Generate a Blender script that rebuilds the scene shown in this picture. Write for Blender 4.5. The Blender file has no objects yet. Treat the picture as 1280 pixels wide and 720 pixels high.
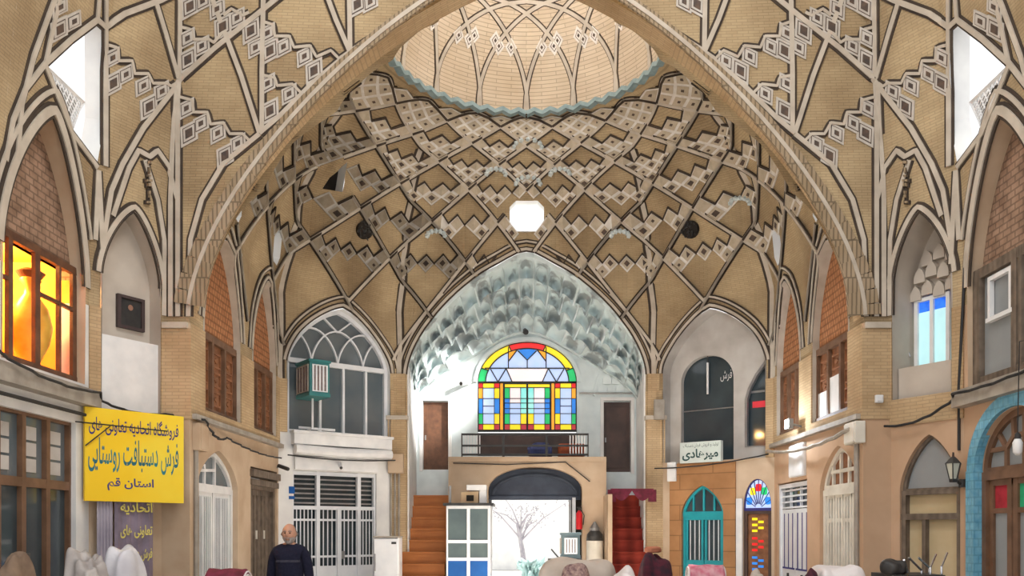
import bpy, bmesh, math, random
from math import sin, cos, pi, sqrt, atan2, radians
from mathutils import Vector, Matrix
from mathutils.geometry import tessellate_polygon
random.seed(7)
SC = bpy.context.scene
COL = SC.collection

# ------------------------------------------------------------------ camera
F, U0, V0, CZ = 1054.0, 658.0, 663.0, 1.6      # focal length and principal point in pixels, eye height
cam = bpy.data.cameras.new('camera')
cam.sensor_fit = 'HORIZONTAL'; cam.sensor_width = 36.0
cam.lens = F * 36.0 / 1280.0
cam.shift_x = (640 - U0) / 1280.0
cam.shift_y = (V0 - 360) / 1280.0
cam.clip_start = 0.05; cam.clip_end = 300
cam_ob = bpy.data.objects.new('camera', cam); COL.objects.link(cam_ob)
cam_ob.location = (0, 0, CZ); cam_ob.rotation_euler = (pi / 2, 0, 0)
SC.camera = cam_ob

# ------------------------------------------------------------------ world, lights, exposure
SC.view_settings.view_transform = 'Standard'
SC.view_settings.look = 'None'
SC.view_settings.gamma = 1.0
SC.view_settings.use_curve_mapping = False
SC.view_settings.exposure = 0.55
w = bpy.data.worlds.new('sky'); SC.world = w; w.use_nodes = True
wn = w.node_tree; wn.nodes.clear()
bg = wn.nodes.new('ShaderNodeBackground'); wo = wn.nodes.new('ShaderNodeOutputWorld')
sky = wn.nodes.new('ShaderNodeTexSky'); sky.sky_type = 'HOSEK_WILKIE'; sky.turbidity = 6; sky.ground_albedo = .6
sky.sun_direction = Vector((.35, .25, .9)).normalized()
mixw = wn.nodes.new('ShaderNodeMixRGB'); mixw.inputs[0].default_value = .8
mixw.inputs[2].default_value = (.95, .95, .95, 1)
wn.links.new(sky.outputs[0], mixw.inputs[1]); wn.links.new(mixw.outputs[0], bg.inputs[0])
bg.inputs[1].default_value = 1.15
wn.links.new(bg.outputs[0], wo.inputs[0])

def light(name, kind, loc, energy, color=(1, 1, 1), size=1.0, target=None, size_y=None):
    l = bpy.data.lights.new(name, kind); l.energy = energy; l.color = color
    if kind == 'AREA':
        l.size = size
        if size_y: l.shape = 'RECTANGLE'; l.size_y = size_y
        else: l.shape = 'DISK'
    elif kind == 'SUN': l.angle = size
    else: l.shadow_soft_size = size
    o = bpy.data.objects.new(name, l); COL.objects.link(o); o.location = loc
    if target is not None:
        o.rotation_euler = (Vector(target) - Vector(loc)).to_track_quat('-Z', 'Y').to_euler()
    return o
light('sun', 'SUN', (0, 30, 30), 4.0, (1, .96, .88), .01, (-3, 24, 0))
# lantern spots added on the unseen paving; their bounce brightens the vaults
def spot(name, loc, target, energy, deg, color):
    l = bpy.data.lights.new(name, 'SPOT'); l.energy = energy; l.color = color; l.spot_size = radians(deg); l.spot_blend = .4; l.shadow_soft_size = .25
    o = bpy.data.objects.new(name, l); COL.objects.link(o); o.location = loc
    o.rotation_euler = (Vector(target) - Vector(loc)).to_track_quat('-Z', 'Y').to_euler(); return o
spot('bounce_spot_main', (0, 13.9, 12.2), (0, 13.9, 0), 62000, 22, (1, .98, .93))
spot('bounce_spot_front', (0, 6.2, 10.9), (0, 6.0, 0), 12000, 20, (1, .93, .84))
light('fill_main_dome', 'POINT', (0, 13.95, 10.6), 95, (1, .95, .90), .3)  # lamp added out of view to brighten the cap and vault
spot('daylight_side_opening', (4.0, 13.6, 7.2), (-2.0, 18.1, 4.4), 5200, 13, (1, .95, .90))
light('fill_front_dome', 'AREA', (0, 6.6, 10.9), 205, (1, .95, .89), 3.0, (0, 9.0, 0))  # added area lamp, fills the front hall from its unseen dome top

# ------------------------------------------------------------------ materials
MATS = {}
def pm(name, c1, c2=None, rough=.8, scale=3.0, metal=0.0, brick=None, bump=0.0, emit=0.0, detail=6, alpha=None, spec=.3, uv=False, wave=None, lo=.35, hi=.68):
    """one procedural material: two tones mixed by noise, optional brick courses, optional bump"""
    m = bpy.data.materials.new(name); m.use_nodes = True
    nt = m.node_tree; N = nt.nodes; L = nt.links
    b = N['Principled BSDF']
    b.inputs['Roughness'].default_value = rough; b.inputs['Metallic'].default_value = metal
    b.inputs['Specular IOR Level'].default_value = spec
    c2 = c2 or tuple(x * .82 for x in c1)
    tc = N.new('ShaderNodeTexCoord')
    ns = N.new('ShaderNodeTexNoise'); ns.inputs['Scale'].default_value = scale; ns.inputs['Detail'].default_value = detail
    L.new(tc.outputs['Object'], ns.inputs['Vector'])
    mr = N.new('ShaderNodeMapRange'); mr.inputs[1].default_value = lo; mr.inputs[2].default_value = hi
    L.new(ns.outputs['Fac'], mr.inputs[0])
    mx = N.new('ShaderNodeMixRGB'); mx.inputs[1].default_value = (*c1, 1); mx.inputs[2].default_value = (*c2, 1)
    L.new(mr.outputs[0], mx.inputs[0])
    out = mx.outputs[0]
    hgt = ns.outputs['Fac']
    if brick:
        bw, bh, dark, mortar = brick
        bt = N.new('ShaderNodeTexBrick')
        bt.inputs['Scale'].default_value = 1.0
        bt.inputs['Brick Width'].default_value = bw; bt.inputs['Row Height'].default_value = bh
        bt.inputs['Mortar Size'].default_value = mortar; bt.inputs['Mortar Smooth'].default_value = .3
        bt.inputs['Color1'].default_value = (1, 1, 1, 1); bt.inputs['Color2'].default_value = (.9, .88, .86, 1)
        bt.inputs['Mortar'].default_value = (dark, dark, dark, 1)
        L.new(tc.outputs['UV'], bt.inputs['Vector'])
        mm = N.new('ShaderNodeMixRGB'); mm.blend_type = 'MULTIPLY'; mm.inputs[0].default_value = 1
        L.new(out, mm.inputs[1]); L.new(bt.outputs['Color'], mm.inputs[2]); out = mm.outputs[0]
    if wave:
        sc_, dark, direction = wave
        wv = N.new('ShaderNodeTexWave'); wv.bands_direction = direction; wv.inputs['Scale'].default_value = sc_
        wv.inputs['Distortion'].default_value = 1.5; wv.inputs['Detail'].default_value = 2
        L.new(tc.outputs['UV'], wv.inputs['Vector'])
        r2 = N.new('ShaderNodeMapRange'); r2.inputs[3].default_value = dark
        L.new(wv.outputs['Fac'], r2.inputs[0])
        mm = N.new('ShaderNodeMixRGB'); mm.blend_type = 'MULTIPLY'; mm.inputs[0].default_value = 1
        L.new(out, mm.inputs[1]); L.new(r2.outputs[0], mm.inputs[2]); out = mm.outputs[0]
    L.new(out, b.inputs['Base Color'])
    if bump:
        bp = N.new('ShaderNodeBump'); bp.inputs['Strength'].default_value = bump; bp.inputs['Distance'].default_value = .03
        L.new(hgt, bp.inputs['Height']); L.new(bp.outputs[0], b.inputs['Normal'])
    if emit:
        L.new(out, b.inputs['Emission Color']); b.inputs['Emission Strength'].default_value = emit
    if alpha is not None:
        b.inputs['Alpha'].default_value = alpha
    MATS[name] = m
    return m

pm('vault_brick', (.52, .40, .24), (.29, .205, .115), .9, .8, brick=(.16, .04, .70, .005), bump=.25, lo=.38, hi=.70)
pm('cap_brick', (.68, .575, .44), (.56, .45, .32), .9, 1.0, brick=(.6, .07, .62, .008), bump=.2)
pm('wall_brick', (.58, .43, .26), (.42, .29, .16), .9, 1.3, brick=(.18, .045, .74, .006), bump=.25)
pm('wall_plaster', (.60, .47, .34), (.46, .33, .22), .9, 1.6, bump=.2)
pm('tan_plaster', (.60, .41, .275), (.48, .32, .205), .9, 1.2, bump=.2)
pm('white_plaster', (.80, .80, .78), (.66, .66, .66), .85, 2.0, bump=.15)
pm('blue_cast_plaster', (.70, .80, .81), (.36, .41, .42), .8, 2.4, bump=.3, lo=.50, hi=.58, detail=3)  # blue daylight cast mixed into the plaster colour; noise patches are flaked grey
pm('pale_plaster', (.70, .78, .79), (.58, .66, .68), .8, 3.0, bump=.3)
pm('grey_plaster', (.55, .53, .50), (.42, .39, .36), .9, 2.0, bump=.3)
pm('mud_brick', (.40, .26, .18), (.24, .15, .10), .95, 5.0, brick=(.16, .08, .55, .012), bump=.8)
pm('rib_white', (.56, .50, .42), (.44, .38, .31), .8, 4.0)
pm('rib_dark', (.075, .055, .04), (.045, .035, .03), .9, 4.0)
pm('tile_white', (.76, .73, .68), (.62, .58, .53), .7, 8.0)
pm('tile_pale', (.56, .52, .47), (.46, .42, .37), .7, 8.0)
pm('tile_grey', (.54, .46, .35), (.44, .37, .27), .7, 9.0)
pm('tile_dark', (.07, .055, .05), (.13, .085, .06), .7, 14.0)
pm('arch_band', (.40, .31, .21), (.32, .24, .15), .9, 2.0, brick=(.06, .5, .5, .012))
pm('tile_teal', (.30, .40, .42), (.20, .29, .31), .5, 8.0)
pm('terracotta', (.52, .24, .11), (.38, .16, .07), .9, 9.0, brick=(.10, .10, .55, .018))
pm('shutter_wood', (.30, .13, .06), (.18, .075, .035), .6, 9.0, bump=.2)
pm('dark_wood', (.16, .075, .04), (.09, .042, .025), .5, 7.0)
pm('brown_frame', (.20, .11, .065), (.13, .07, .04), .5, 5.0)
pm('grey_wood', (.22, .17, .13), (.13, .10, .075), .7, 6.0, wave=(3, .75, 'X'))
pm('white_paint', (.80, .80, .80), (.68, .69, .70), .5, 4.0)
pm('cream_paint', (.74, .71, .63), (.62, .58, .50), .55, 4.0)
pm('white_metal', (.78, .80, .83), (.68, .71, .75), .35, 4.0)
pm('grey_metal', (.33, .33, .33), (.24, .24, .24), .4, 4.0, metal=.5)
pm('black_metal', (.03, .03, .032), (.05, .048, .045), .45, 6.0)
pm('dark_glass', (.035, .05, .06), (.06, .08, .09), .06, 1.5, spec=.6)
pm('grey_glass', (.10, .13, .15), (.16, .18, .19), .08, 1.0, spec=.6)
pm('frosted_glass', (.30, .32, .33), (.22, .24, .25), .35, 1.0, spec=.5)
pm('floor_paving', (.46, .41, .36), (.34, .30, .26), .6, 1.0, brick=(.5, .5, .7, .01))
pm('door_dark', (.055, .035, .03), (.10, .06, .05), .45, 3.0)
pm('niche_plaster', (.56, .50, .43), (.46, .40, .34), .9, 2.0, bump=.2)
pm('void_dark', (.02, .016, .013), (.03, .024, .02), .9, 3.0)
pm('cable_black', (.02, .02, .022), (.035, .034, .034), .6, 5.0)
pm('pipe_grey', (.40, .36, .31), (.28, .25, .21), .6, 5.0)
pm('blue_paint', (.008, .095, .34), (.006, .075, .28), .4, 4.0)

# ------------------------------------------------------------------ geometry helpers
def ray(u, v):
    return Vector(((u - U0) / F, 1.0, (V0 - v) / F))
def at(u, v, D):
    d = ray(u, v); return Vector((d.x * D, D, CZ + d.z * D))

class Plane:
    """a vertical wall plane: s runs along it (to the right as seen from the hall), z up, d towards the hall"""
    def __init__(s, a, b):
        s.o = Vector(a); e = Vector(b) - s.o; s.len = e.length; s.a = e.normalized(); s.n = Vector((s.a.y, -s.a.x))
    def px(s, u, v):
        d = ray(u, v); d2 = Vector((d.x, d.y)); t = s.n.dot(s.o) / s.n.dot(d2)
        return (t * d2 - s.o).dot(s.a), CZ + d.z * t
    def pt(s, x, z, d=0.0):
        p = s.o + s.a * x + s.n * d; return Vector((p.x, p.y, z))
    def off(s, d):
        p = Plane(s.o + s.n * d, s.o + s.n * d + s.a * s.len); return p

class MB:
    def __init__(s): s.v = []; s.f = []; s.uv = None
    def add(s, vs, fs):
        k = len(s.v); s.v += [tuple(p) for p in vs]; s.f += [tuple(i + k for i in f) for f in fs]; return s
    K = 0
    def box(s, pl, s0, s1, z0, z1, d0, d1):
        MB.K = (MB.K + 1) % 7; e = .0006 * MB.K; d0 -= e; d1 += e       # keeps crossing bars from sharing a face
        c = [pl.pt(x, z, d) for d in (d0, d1) for x, z in ((s0, z0), (s1, z0), (s1, z1), (s0, z1))]
        return s.add(c, [(0, 1, 2, 3), (4, 7, 6, 5), (0, 4, 5, 1), (1, 5, 6, 2), (2, 6, 7, 3), (3, 7, 4, 0)])
    def wbox(s, lo, hi):
        return s.box(Plane((lo[0], lo[1]), (hi[0], lo[1])), 0, hi[0] - lo[0], lo[2], hi[2], 0, -(hi[1] - lo[1]))
    def prism(s, pl, outer, holes, d0, d1):
        """flat polygon with holes in the wall plane, from depth d0 (back) to d1 (front)"""
        loops = [outer] + list(holes)
        flat = [p for l in loops for p in l]
        tris = tessellate_polygon([[Vector((x, z, 0)) for x, z in l] for l in loops])
        n = len(flat)
        vs = [pl.pt(x, z, d0) for x, z in flat] + [pl.pt(x, z, d1) for x, z in flat]
        fs = []
        for t in tris:
            a, b, c = (Vector(flat[i]) for i in t)
            if (b - a).cross(c - a) < 0: t = (t[0], t[2], t[1])
            fs.append(tuple(i + n for i in t)); fs.append((t[2], t[1], t[0]))
        k = 0
        for l in loops:
            m = len(l)
            for i in range(m):
                j = (i + 1) % m
                fs.append((k + i, k + j, k + j + n, k + i + n))
            k += m
        return s.add(vs, fs)
    def strip(s, pl, pts, wd, d0, d1, closed=False):
        """bar of width wd following a path in the wall plane"""
        MB.K = (MB.K + 1) % 7; d0 -= .0006 * MB.K; d1 += .0006 * MB.K
        P = [Vector(p) for p in pts]; n = len(P); L = []; R = []
        for i in range(n):
            a = P[i - 1] if i or closed else P[i]; b = P[(i + 1) % n] if i < n - 1 or closed else P[i]
            e = (b - a); e = e.normalized() if e.length > 1e-9 else Vector((1, 0)); q = Vector((-e.y, e.x)) * wd / 2
            L.append(P[i] + q); R.append(P[i] - q)
        vs = []
        for i in range(n):
            vs += [pl.pt(*L[i], d0), pl.pt(*R[i], d0), pl.pt(*R[i], d1), pl.pt(*L[i], d1)]
        fs = []
        for i in range(n if closed else n - 1):
            j = (i + 1) % n
            for k in range(4):
                l = (k + 1) % 4; fs.append((4 * i + k, 4 * i + l, 4 * j + l, 4 * j + k))
        if not closed: fs += [(0, 3, 2, 1), (4 * n - 4, 4 * n - 3, 4 * n - 2, 4 * n - 1)]
        return s.add(vs, fs)
    def tube(s, pts, r, n=6, r2=None):
        P = [Vector(p) for p in pts]; m = len(P); vs = []; up = None
        for i in range(m):
            e = (P[min(i + 1, m - 1)] - P[max(i - 1, 0)]).normalized()
            if up is None: up = Vector((0, 0, 1)) if abs(e.z) < .9 else Vector((1, 0, 0))
            x = e.cross(up)
            if x.length < 1e-6: x = e.cross(Vector((1, .3, .2)))
            x.normalize(); y = e.cross(x).normalized(); up = -y if y.dot(up) < 0 else y
            rr = r if r2 is None else r + (r2 - r) * i / (m - 1)
            for k in range(n):
                a = 2 * pi * k / n; vs.append(P[i] + x * cos(a) * rr + y * sin(a) * rr)
        fs = [(i * n + k, i * n + (k + 1) % n, (i + 1) * n + (k + 1) % n, (i + 1) * n + k) for i in range(m - 1) for k in range(n)]
        fs += [tuple(range(n))[::-1], tuple((m - 1) * n + k for k in range(n))]
        return s.add(vs, fs)
    def lathe(s, c, prof, n=20, rot=None):
        c = Vector(c); vs = []; m = len(prof)
        for r, z in prof:
            for k in range(n):
                a = 2 * pi * k / n; p = Vector((r * cos(a), r * sin(a), z))
                vs.append(c + (rot @ p if rot else p))
        fs = [(i * n + k, i * n + (k + 1) % n, (i + 1) * n + (k + 1) % n, (i + 1) * n + k) for i in range(m - 1) for k in range(n)]
        fs += [tuple(range(n))[::-1], tuple((m - 1) * n + k for k in range(n))]
        return s.add(vs, fs)
    def ribbon(s, P, Nn, wd, h, h0=-.01):
        """flat band on a curved surface: points P, surface normals Nn"""
        n = len(P); vs = []
        for i in range(n):
            e = (P[min(i + 1, n - 1)] - P[max(i - 1, 0)])
            if e.length < 1e-9: e = Vector((0, 0, 1))
            q = Nn[i].cross(e).normalized() * wd / 2
            vs += [P[i] - q + Nn[i] * h0, P[i] + q + Nn[i] * h0, P[i] + q + Nn[i] * h, P[i] - q + Nn[i] * h]
        fs = []
        for i in range(n - 1):
            j = i + 1
            fs += [(4 * i + 3, 4 * i + 2, 4 * j + 2, 4 * j + 3), (4 * i, 4 * i + 3, 4 * j + 3, 4 * j), (4 * i + 2, 4 * i + 1, 4 * j + 1, 4 * j + 2)]
        return s.add(vs, fs)
    def build(s, name, mat, parent=None, smooth=False, uvs=None, recalc=True, bevel=0, **tags):
        me = bpy.data.meshes.new(name); me.from_pydata(s.v, [], s.f); me.validate()
        if recalc:
            bm = bmesh.new(); bm.from_mesh(me); bmesh.ops.recalc_face_normals(bm, faces=bm.faces); bm.to_mesh(me); bm.free()
        me.update()
        uvl = me.uv_layers.new(name='uv')
        for p in me.polygons:
            nx, ny, nz = p.normal
            h = sqrt(nx * nx + ny * ny)
            for li in p.loop_indices:
                vi = me.loops[li].vertex_index; x, y, z = me.vertices[vi].co
                if uvs: uvl.data[li].uv = uvs[vi]
                elif h < .6: uvl.data[li].uv = (x, y)
                else: uvl.data[li].uv = ((-ny * x + nx * y) / h, z)
        if smooth:
            for p in me.polygons: p.use_smooth = True
        me.materials.append(MATS[mat] if isinstance(mat, str) else mat)
        o = bpy.data.objects.new(name, me); COL.objects.link(o)
        if parent:
            o.parent = parent; o.matrix_parent_inverse = Matrix.Translation(parent.location).inverted()
        if bevel:
            md = o.modifiers.new('bevel', 'BEVEL'); md.width = bevel; md.segments = 2; md.limit_method = 'ANGLE'
        tag(o, **tags)
        return o

def tag(o, label=None, cat=None, group=None, kind=None):
    if label: o['label'] = label
    if cat: o['category'] = cat
    if group: o['group'] = group
    if kind: o['kind'] = kind
    return o
def empty(name, loc, label=None, cat=None, group=None, kind=None):
    o = bpy.data.objects.new(name, None); COL.objects.link(o); o.location = Vector(loc); o.empty_display_size = .1
    return tag(o, label, cat, group, kind)
def copy_tree(o, parent=None):
    c = o.copy(); COL.objects.link(c)
    if parent: c.parent = parent
    for ch in list(o.children): copy_tree(ch, c)
    return c
ST = dict(kind='structure')

def arch_f(q): 
    q = min(1.0, abs(q)); return max(0.0, 1 - q ** 1.35) ** .6
def arch_pts(c, hw, zs, za, n=24, f=arch_f):
    """points of a pointed arch from right spring over the apex to left spring"""
    r = []
    for i in range(n + 1):
        t = -cos(pi * i / n); x = -t
        r.append((c + hw * x, zs + (za - zs) * f(x)))
    return r
def arch_poly(c, hw, zb, zs, za, n=24, f=arch_f):
    return [(c - hw, zb), (c + hw, zb)] + arch_pts(c, hw, zs, za, n, f)
def round_f(q): return sqrt(max(0, 1 - min(1, q * q)))

# ------------------------------------------------------------------ wall planes of the hall
HX = 4.56
PL = dict(
    L=Plane((-HX, 11.4), (-HX, 15.5)), CL=Plane((-HX, 15.5), (-2.6, 17)), B=Plane((-2.6, 17), (2.6, 17)),
    CR=Plane((2.6, 17), (HX, 15.5)), R=Plane((HX, 15.5), (HX, 11.4)),
    SL=Plane((-5.45, 4.0), (-5.45, 10.5)), FL=Plane((-5.45, 10.5), (-4.9, 11.4)), PLF=Plane((-4.9, 11.4), (-HX, 11.4)),
    A=Plane((-HX, 11.4), (HX, 11.4)), PRF=Plane((HX, 11.4), (4.9, 11.4)), FR=Plane((4.9, 11.4), (5.45, 10.5)), SR=Plane((5.45, 10.5), (5.45, 4.0)))
PL['F'] = Plane((HX, 11.75), (-HX, 11.75))
L_, CL_, B_, CR_, R_, SL_, FL_, FR_, SR_, A_, F_ = (PL[k] for k in ('L', 'CL', 'B', 'CR', 'R', 'SL', 'FL', 'FR', 'SR', 'A', 'F'))
ZV = 4.4                                      # spring of the vaults
class Bay:
    def __init__(s, pl, s0, s1, zb, zs, za): s.pl, s.s0, s.s1, s.zb, s.zs, s.za = pl, s0, s1, zb, zs, za; s.c = (s0 + s1) / 2; s.hw = (s1 - s0) / 2
    def z(s, x): return s.zs + (s.za - s.zs) * arch_f((x - s.c) / s.hw)
BAYS = {
    'L1': Bay(L_, .50, 2.02, 3.30, 4.60, 5.97), 'L2': Bay(L_, 2.62, 3.92, 3.30, 4.60, 5.95),
    'R2': Bay(R_, .18, 1.48, 3.30, 4.60, 5.95), 'R1': Bay(R_, 2.08, 3.60, 3.30, 4.60, 5.97),
    'CL': Bay(CL_, .16, 2.30, 3.42, 4.75, 5.87), 'CR': Bay(CR_, .17, 2.31, 2.95, 4.75, 5.87),
    'B': Bay(B_, .2, 5.0, 0, 4.75, 7.2),
    'A': Bay(A_, .0, 2 * HX, 0, 4.5, 9.22),
    'F': Bay(F_, .0, 2 * HX, 0, 4.5, 9.22),
    'FL': Bay(FL_, .15, 1.0, 3.1, 4.85, 5.75), 'FR': Bay(FR_, .055, .905, 3.35, 4.85, 5.75),
    'SL': Bay(SL_, 4.74, 6.40, 3.40, 4.6, 6.3), 'SR': Bay(SR_, .10, 1.76, 3.36, 4.6, 6.3),
    'SL2': Bay(SL_, 2.4, 4.06, 3.25, 4.6, 6.3), 'SR2': Bay(SR_, 2.44, 4.10, 3.25, 4.6, 6.3)}

# ------------------------------------------------------------------ vaults
class Vault:
    def __init__(s, planes, bays, C, r, z0, z1, closed_front=None):
        s.pl = planes; s.bays = bays; s.C = Vector(C); s.r, s.z0, s.z1 = r, z0, z1
        s.cum = [0]; s.relief = None
        for p in planes: s.cum.append(s.cum[-1] + p.len)
    def wall(s, m):
        m = max(0, min(m, s.cum[-1] - 1e-6)); i = 0
        while m > s.cum[i + 1]: i += 1
        p = s.pl[i]; return p, m - s.cum[i]
    def S(s, m, t):
        p, x = s.wall(m); W = p.o + p.a * x; d = W - s.C; R = s.C + d.normalized() * s.r
        lam = 1 - sqrt(max(0, 1 - t * t)); q = W.lerp(R, lam)
        if s.relief: q = q + d.normalized() * s.relief(atan2(d.x, d.y), t)
        return Vector((q.x, q.y, s.z0 + (s.z1 - s.z0) * t))
    def N(s, m, t):
        rel, s.relief = s.relief, None
        n = s.N0(m, t); s.relief = rel; return n
    def N0(s, m, t):
        e = .004; t0 = min(max(t, .01), .99)
        a = s.S(m + .02, t0) - s.S(m - .02, t0); b = s.S(m, t0 + e) - s.S(m, t0 - e)
        n = a.cross(b).normalized()
        c = Vector((s.C.x, s.C.y, s.z0)) - s.S(m, t0)
        return n if n.dot(c) > 0 else -n
    def m_of_az(s, az):
        d = Vector((sin(az), cos(az)))
        for i, p in enumerate(s.pl):
            den = d.x * p.a.y - d.y * p.a.x
            if abs(den) < 1e-9: continue
            w = p.o - s.C
            k = (w.x * p.a.y - w.y * p.a.x) / den; x = (w.x * d.y - w.y * d.x) / den
            if k > 0 and -1e-6 <= x <= p.len + 1e-6: return s.cum[i] + max(0, min(p.len, x))
        return None
    def tmin(s, m):
        p, x = s.wall(m)
        for b in s.bays:
            if b.pl is p and b.s0 <= x <= b.s1: return max(0, (b.z(x) - s.z0) / (s.z1 - s.z0))
        return 0
    def mesh(s, name, mat, NT=36, step=.11):
        ms = []
        for i, p in enumerate(s.pl):
            xs = {0.0, p.len}; k = max(1, int(p.len / step)); xs |= {p.len * j / k for j in range(k + 1)}
            for b in s.bays:
                if b.pl is p:
                    for j in range(33): xs.add(b.c - b.hw * cos(pi * j / 32))
            for x in sorted(xs):
                if 0 <= x <= p.len: ms.append((s.cum[i] + x, p, x))
        mb = MB(); uv = []; cols = []
        def column(m, p, x, t0):
            idx = []
            q = p.o + p.a * x; d = q - s.C; R = s.C + d.normalized() * s.r
            for j in range(NT + 1):
                t = t0 + (1 - t0) * sin(pi / 2 * j / NT)
                lam = 1 - sqrt(max(0, 1 - t * t)); w_ = q.lerp(R, lam)
                if s.relief: w_ = w_ + d.normalized() * s.relief(atan2(d.x, d.y), t)
                idx.append(len(mb.v)); mb.v.append((w_.x, w_.y, s.z0 + (s.z1 - s.z0) * t)); uv.append((m, s.z0 + (s.z1 - s.z0) * t * 1.15))
            return idx
        prev = None
        for m, p, x in ms:
            ts = [0.0]
            for b in s.bays:
                if b.pl is p and b.s0 - 1e-6 <= x <= b.s1 + 1e-6:
                    tb = max(0, (b.z(x) - s.z0) / (s.z1 - s.z0))
                    if abs(x - b.s0) < 1e-6: ts = [0.0, tb]
                    elif abs(x - b.s1) < 1e-6: ts = [tb, 0.0]
                    else: ts = [tb]
            if len(ts) == 2 and p in (A_, F_): ts = [max(ts)]
            for k, t0 in enumerate(ts):
                c = column(m, p, x, t0)
                if prev and k == 0:
                    for j in range(NT): mb.f.append((prev[j], c[j], c[j + 1], prev[j + 1]))
                prev = c
        return mb.build(name, mat, smooth=False, uvs=uv, recalc=False, **ST)

def cut_hole(o, pts, reach=.9):
    """cut a convex polygonal opening (3-D points lying on the surface) out of a mesh"""
    me = o.data; bm = bmesh.new(); bm.from_mesh(me)
    c = sum(pts, Vector()) / len(pts)
    nrm = Vector()
    for i in range(len(pts)): nrm += (pts[i] - c).cross(pts[(i + 1) % len(pts)] - c)
    nrm.normalize()
    R = max((p - c).length for p in pts)
    def near(): return [f for f in bm.faces if (f.calc_center_median() - c).length < R + reach and abs((f.calc_center_median() - c).dot(nrm)) < .8]
    planes = []
    for i in range(len(pts)):
        e = pts[(i + 1) % len(pts)] - pts[i]; pn = e.cross(nrm).normalized()
        if pn.dot(c - pts[i]) > 0: pn = -pn
        planes.append((pts[i], pn))
        fs = near(); geom = list({v for f in fs for v in f.verts}) + list({e2 for f in fs for e2 in f.edges}) + fs
        bmesh.ops.bisect_plane(bm, geom=geom, plane_co=pts[i], plane_no=pn, dist=1e-5)
    kill = [f for f in near() if all((f.calc_center_median() - a).dot(n) < -1e-4 for a, n in planes)]
    bmesh.ops.delete(bm, geom=kill, context='FACES')
    bm.to_mesh(me); bm.free(); me.update()

def vault_hit(V, u, v, lo=6.0, hi=18.5):
    """where a line of sight meets a vault surface: (m, t, point)"""
    d = ray(u, v); best = None
    # march along the ray, comparing with the surface's inside
    def inside(D):
        p = Vector((d.x * D, D, CZ + d.z * D)); t = (p.z - V.z0) / (V.z1 - V.z0)
        if t >= 1: return None
        t = max(0, t)
        az = atan2(p.x - V.C.x, p.y - V.C.y); m = V.m_of_az(az)
        if m is None: return None
        q = V.S(m, t); return (Vector((p.x, p.y)) - V.C).length - (Vector((q.x, q.y)) - V.C).length, m, t
    D = lo; prev = None
    while D < hi:
        r = inside(D)
        if r is None: prev = None
        else:
            if prev is not None and prev < 0 <= r[0]:
                a, b = D - .05, D
                for _ in range(25):
                    c = (a + b) / 2; rc = inside(c)
                    if rc is None or rc[0] < 0: a = c
                    else: b = c
                rr = inside(b); return rr[1], rr[2], V.S(rr[1], rr[2])
            prev = r[0]
        D += .05
    return None

MAIN = Vault([L_, CL_, B_, CR_, R_, F_], [BAYS[k] for k in ('L1', 'L2', 'CL', 'B', 'CR', 'R2', 'R1', 'F')], (0, 13.95), 2.4, ZV, 9.7)
FRONT = Vault([SL_, FL_, PL['PLF'], A_, PL['PRF'], FR_, SR_], [BAYS[k] for k in ('SL2', 'SL', 'FL', 'A', 'FR', 'SR', 'SR2')], (0, 7.4), 3.0, ZV, 11.2)
# the shells between the ribs are hollowed a little: ribs of the net lie a sixteenth of a turn apart
STEP = pi / 8
def Tq(dl): return .95 * max(0.0, cos(dl)) ** .70 + .043 * math.exp(-(dl / .26) ** 2)
TT = [Tq(i / 2000 * pi / 2) for i in range(2001)]
def Tinv(t):
    lo, hi = 0, 2000
    while hi - lo > 1:
        mid = (lo + hi) // 2
        if TT[mid] > t: lo = mid
        else: hi = mid
    f = (TT[lo] - t) / max(1e-9, TT[lo] - TT[hi]); return (lo + min(1, max(0, f))) / 2000 * pi / 2
def relief(az, t):
    dl = Tinv(t); p, q = (az - dl) / STEP, (az + dl) / STEP
    k = min(abs(p - round(p)), abs(q - round(q))) * 2
    return .15 * k ** .8 * min(1, t * 3) * min(1.0, max(0, 1 - t) * 8)
MAIN.relief = relief
main_vault = MAIN.mesh('ceiling', 'vault_brick', 90, .06)
front_vault = FRONT.mesh('ceiling', 'vault_brick')
FR_W = dict(reach=1.0)

# openings to the sky in the vaults: (vault, outline in the picture plane looked up on the vault)
def opening(V, o, px, mirror=True, depth=.28):
    res = []
    for mir in ((False, True) if mirror else (False,)):
        P = []
        for u, v in px:
            h = vault_hit(V, 2 * U0 + 2 - u if mir else u, v)
            if h: P.append(h)
        pts = [h[2] for h in P]
        cut_hole(o, pts)
        nn = -sum((V.N(h[0], h[1]) for h in P), Vector()).normalized()
        mb = MB(); n = len(pts); out = [p + nn * depth for p in pts]
        mb.add(pts + out, [(i, (i + 1) % n, n + (i + 1) % n, n + i) for i in range(n)])
        mb.build('reveal', 'white_plaster', o, recalc=False)
        res.append((P, nn))
    return res
OPEN_C = opening(MAIN, main_vault, [(637, 289), (637, 259), (645, 251), (672, 251), (680, 259), (680, 289)], False, .3)
OPEN_L1 = opening(MAIN, main_vault, [(287, 268), (288, 238), (298, 222), (303, 236), (302, 270), (298, 278)])
OPEN_L2 = opening(MAIN, main_vault, [(341, 325), (343, 296), (350, 284), (353, 292), (350, 322), (346, 332)])
OPEN_D = opening(MAIN, main_vault, [(403, 236), (412, 222), (434, 203), (428, 240)], False, .3)
OPEN_S = opening(FRONT, front_vault, [(56, 80), (88, 48), (120, 25), (131, 36), (131, 150), (121, 208), (88, 160)])

EXCL = [(sum((h[2] for h in P), Vector()) / len(P), r) for (P, nn), r in [(OPEN_C[0], .40)] + [(x, .40) for x in OPEN_D] + [(x, .30) for x in OPEN_L1 + OPEN_L2]]
def blocked(p): return any((p - c).length < r for c, r in EXCL)
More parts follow.
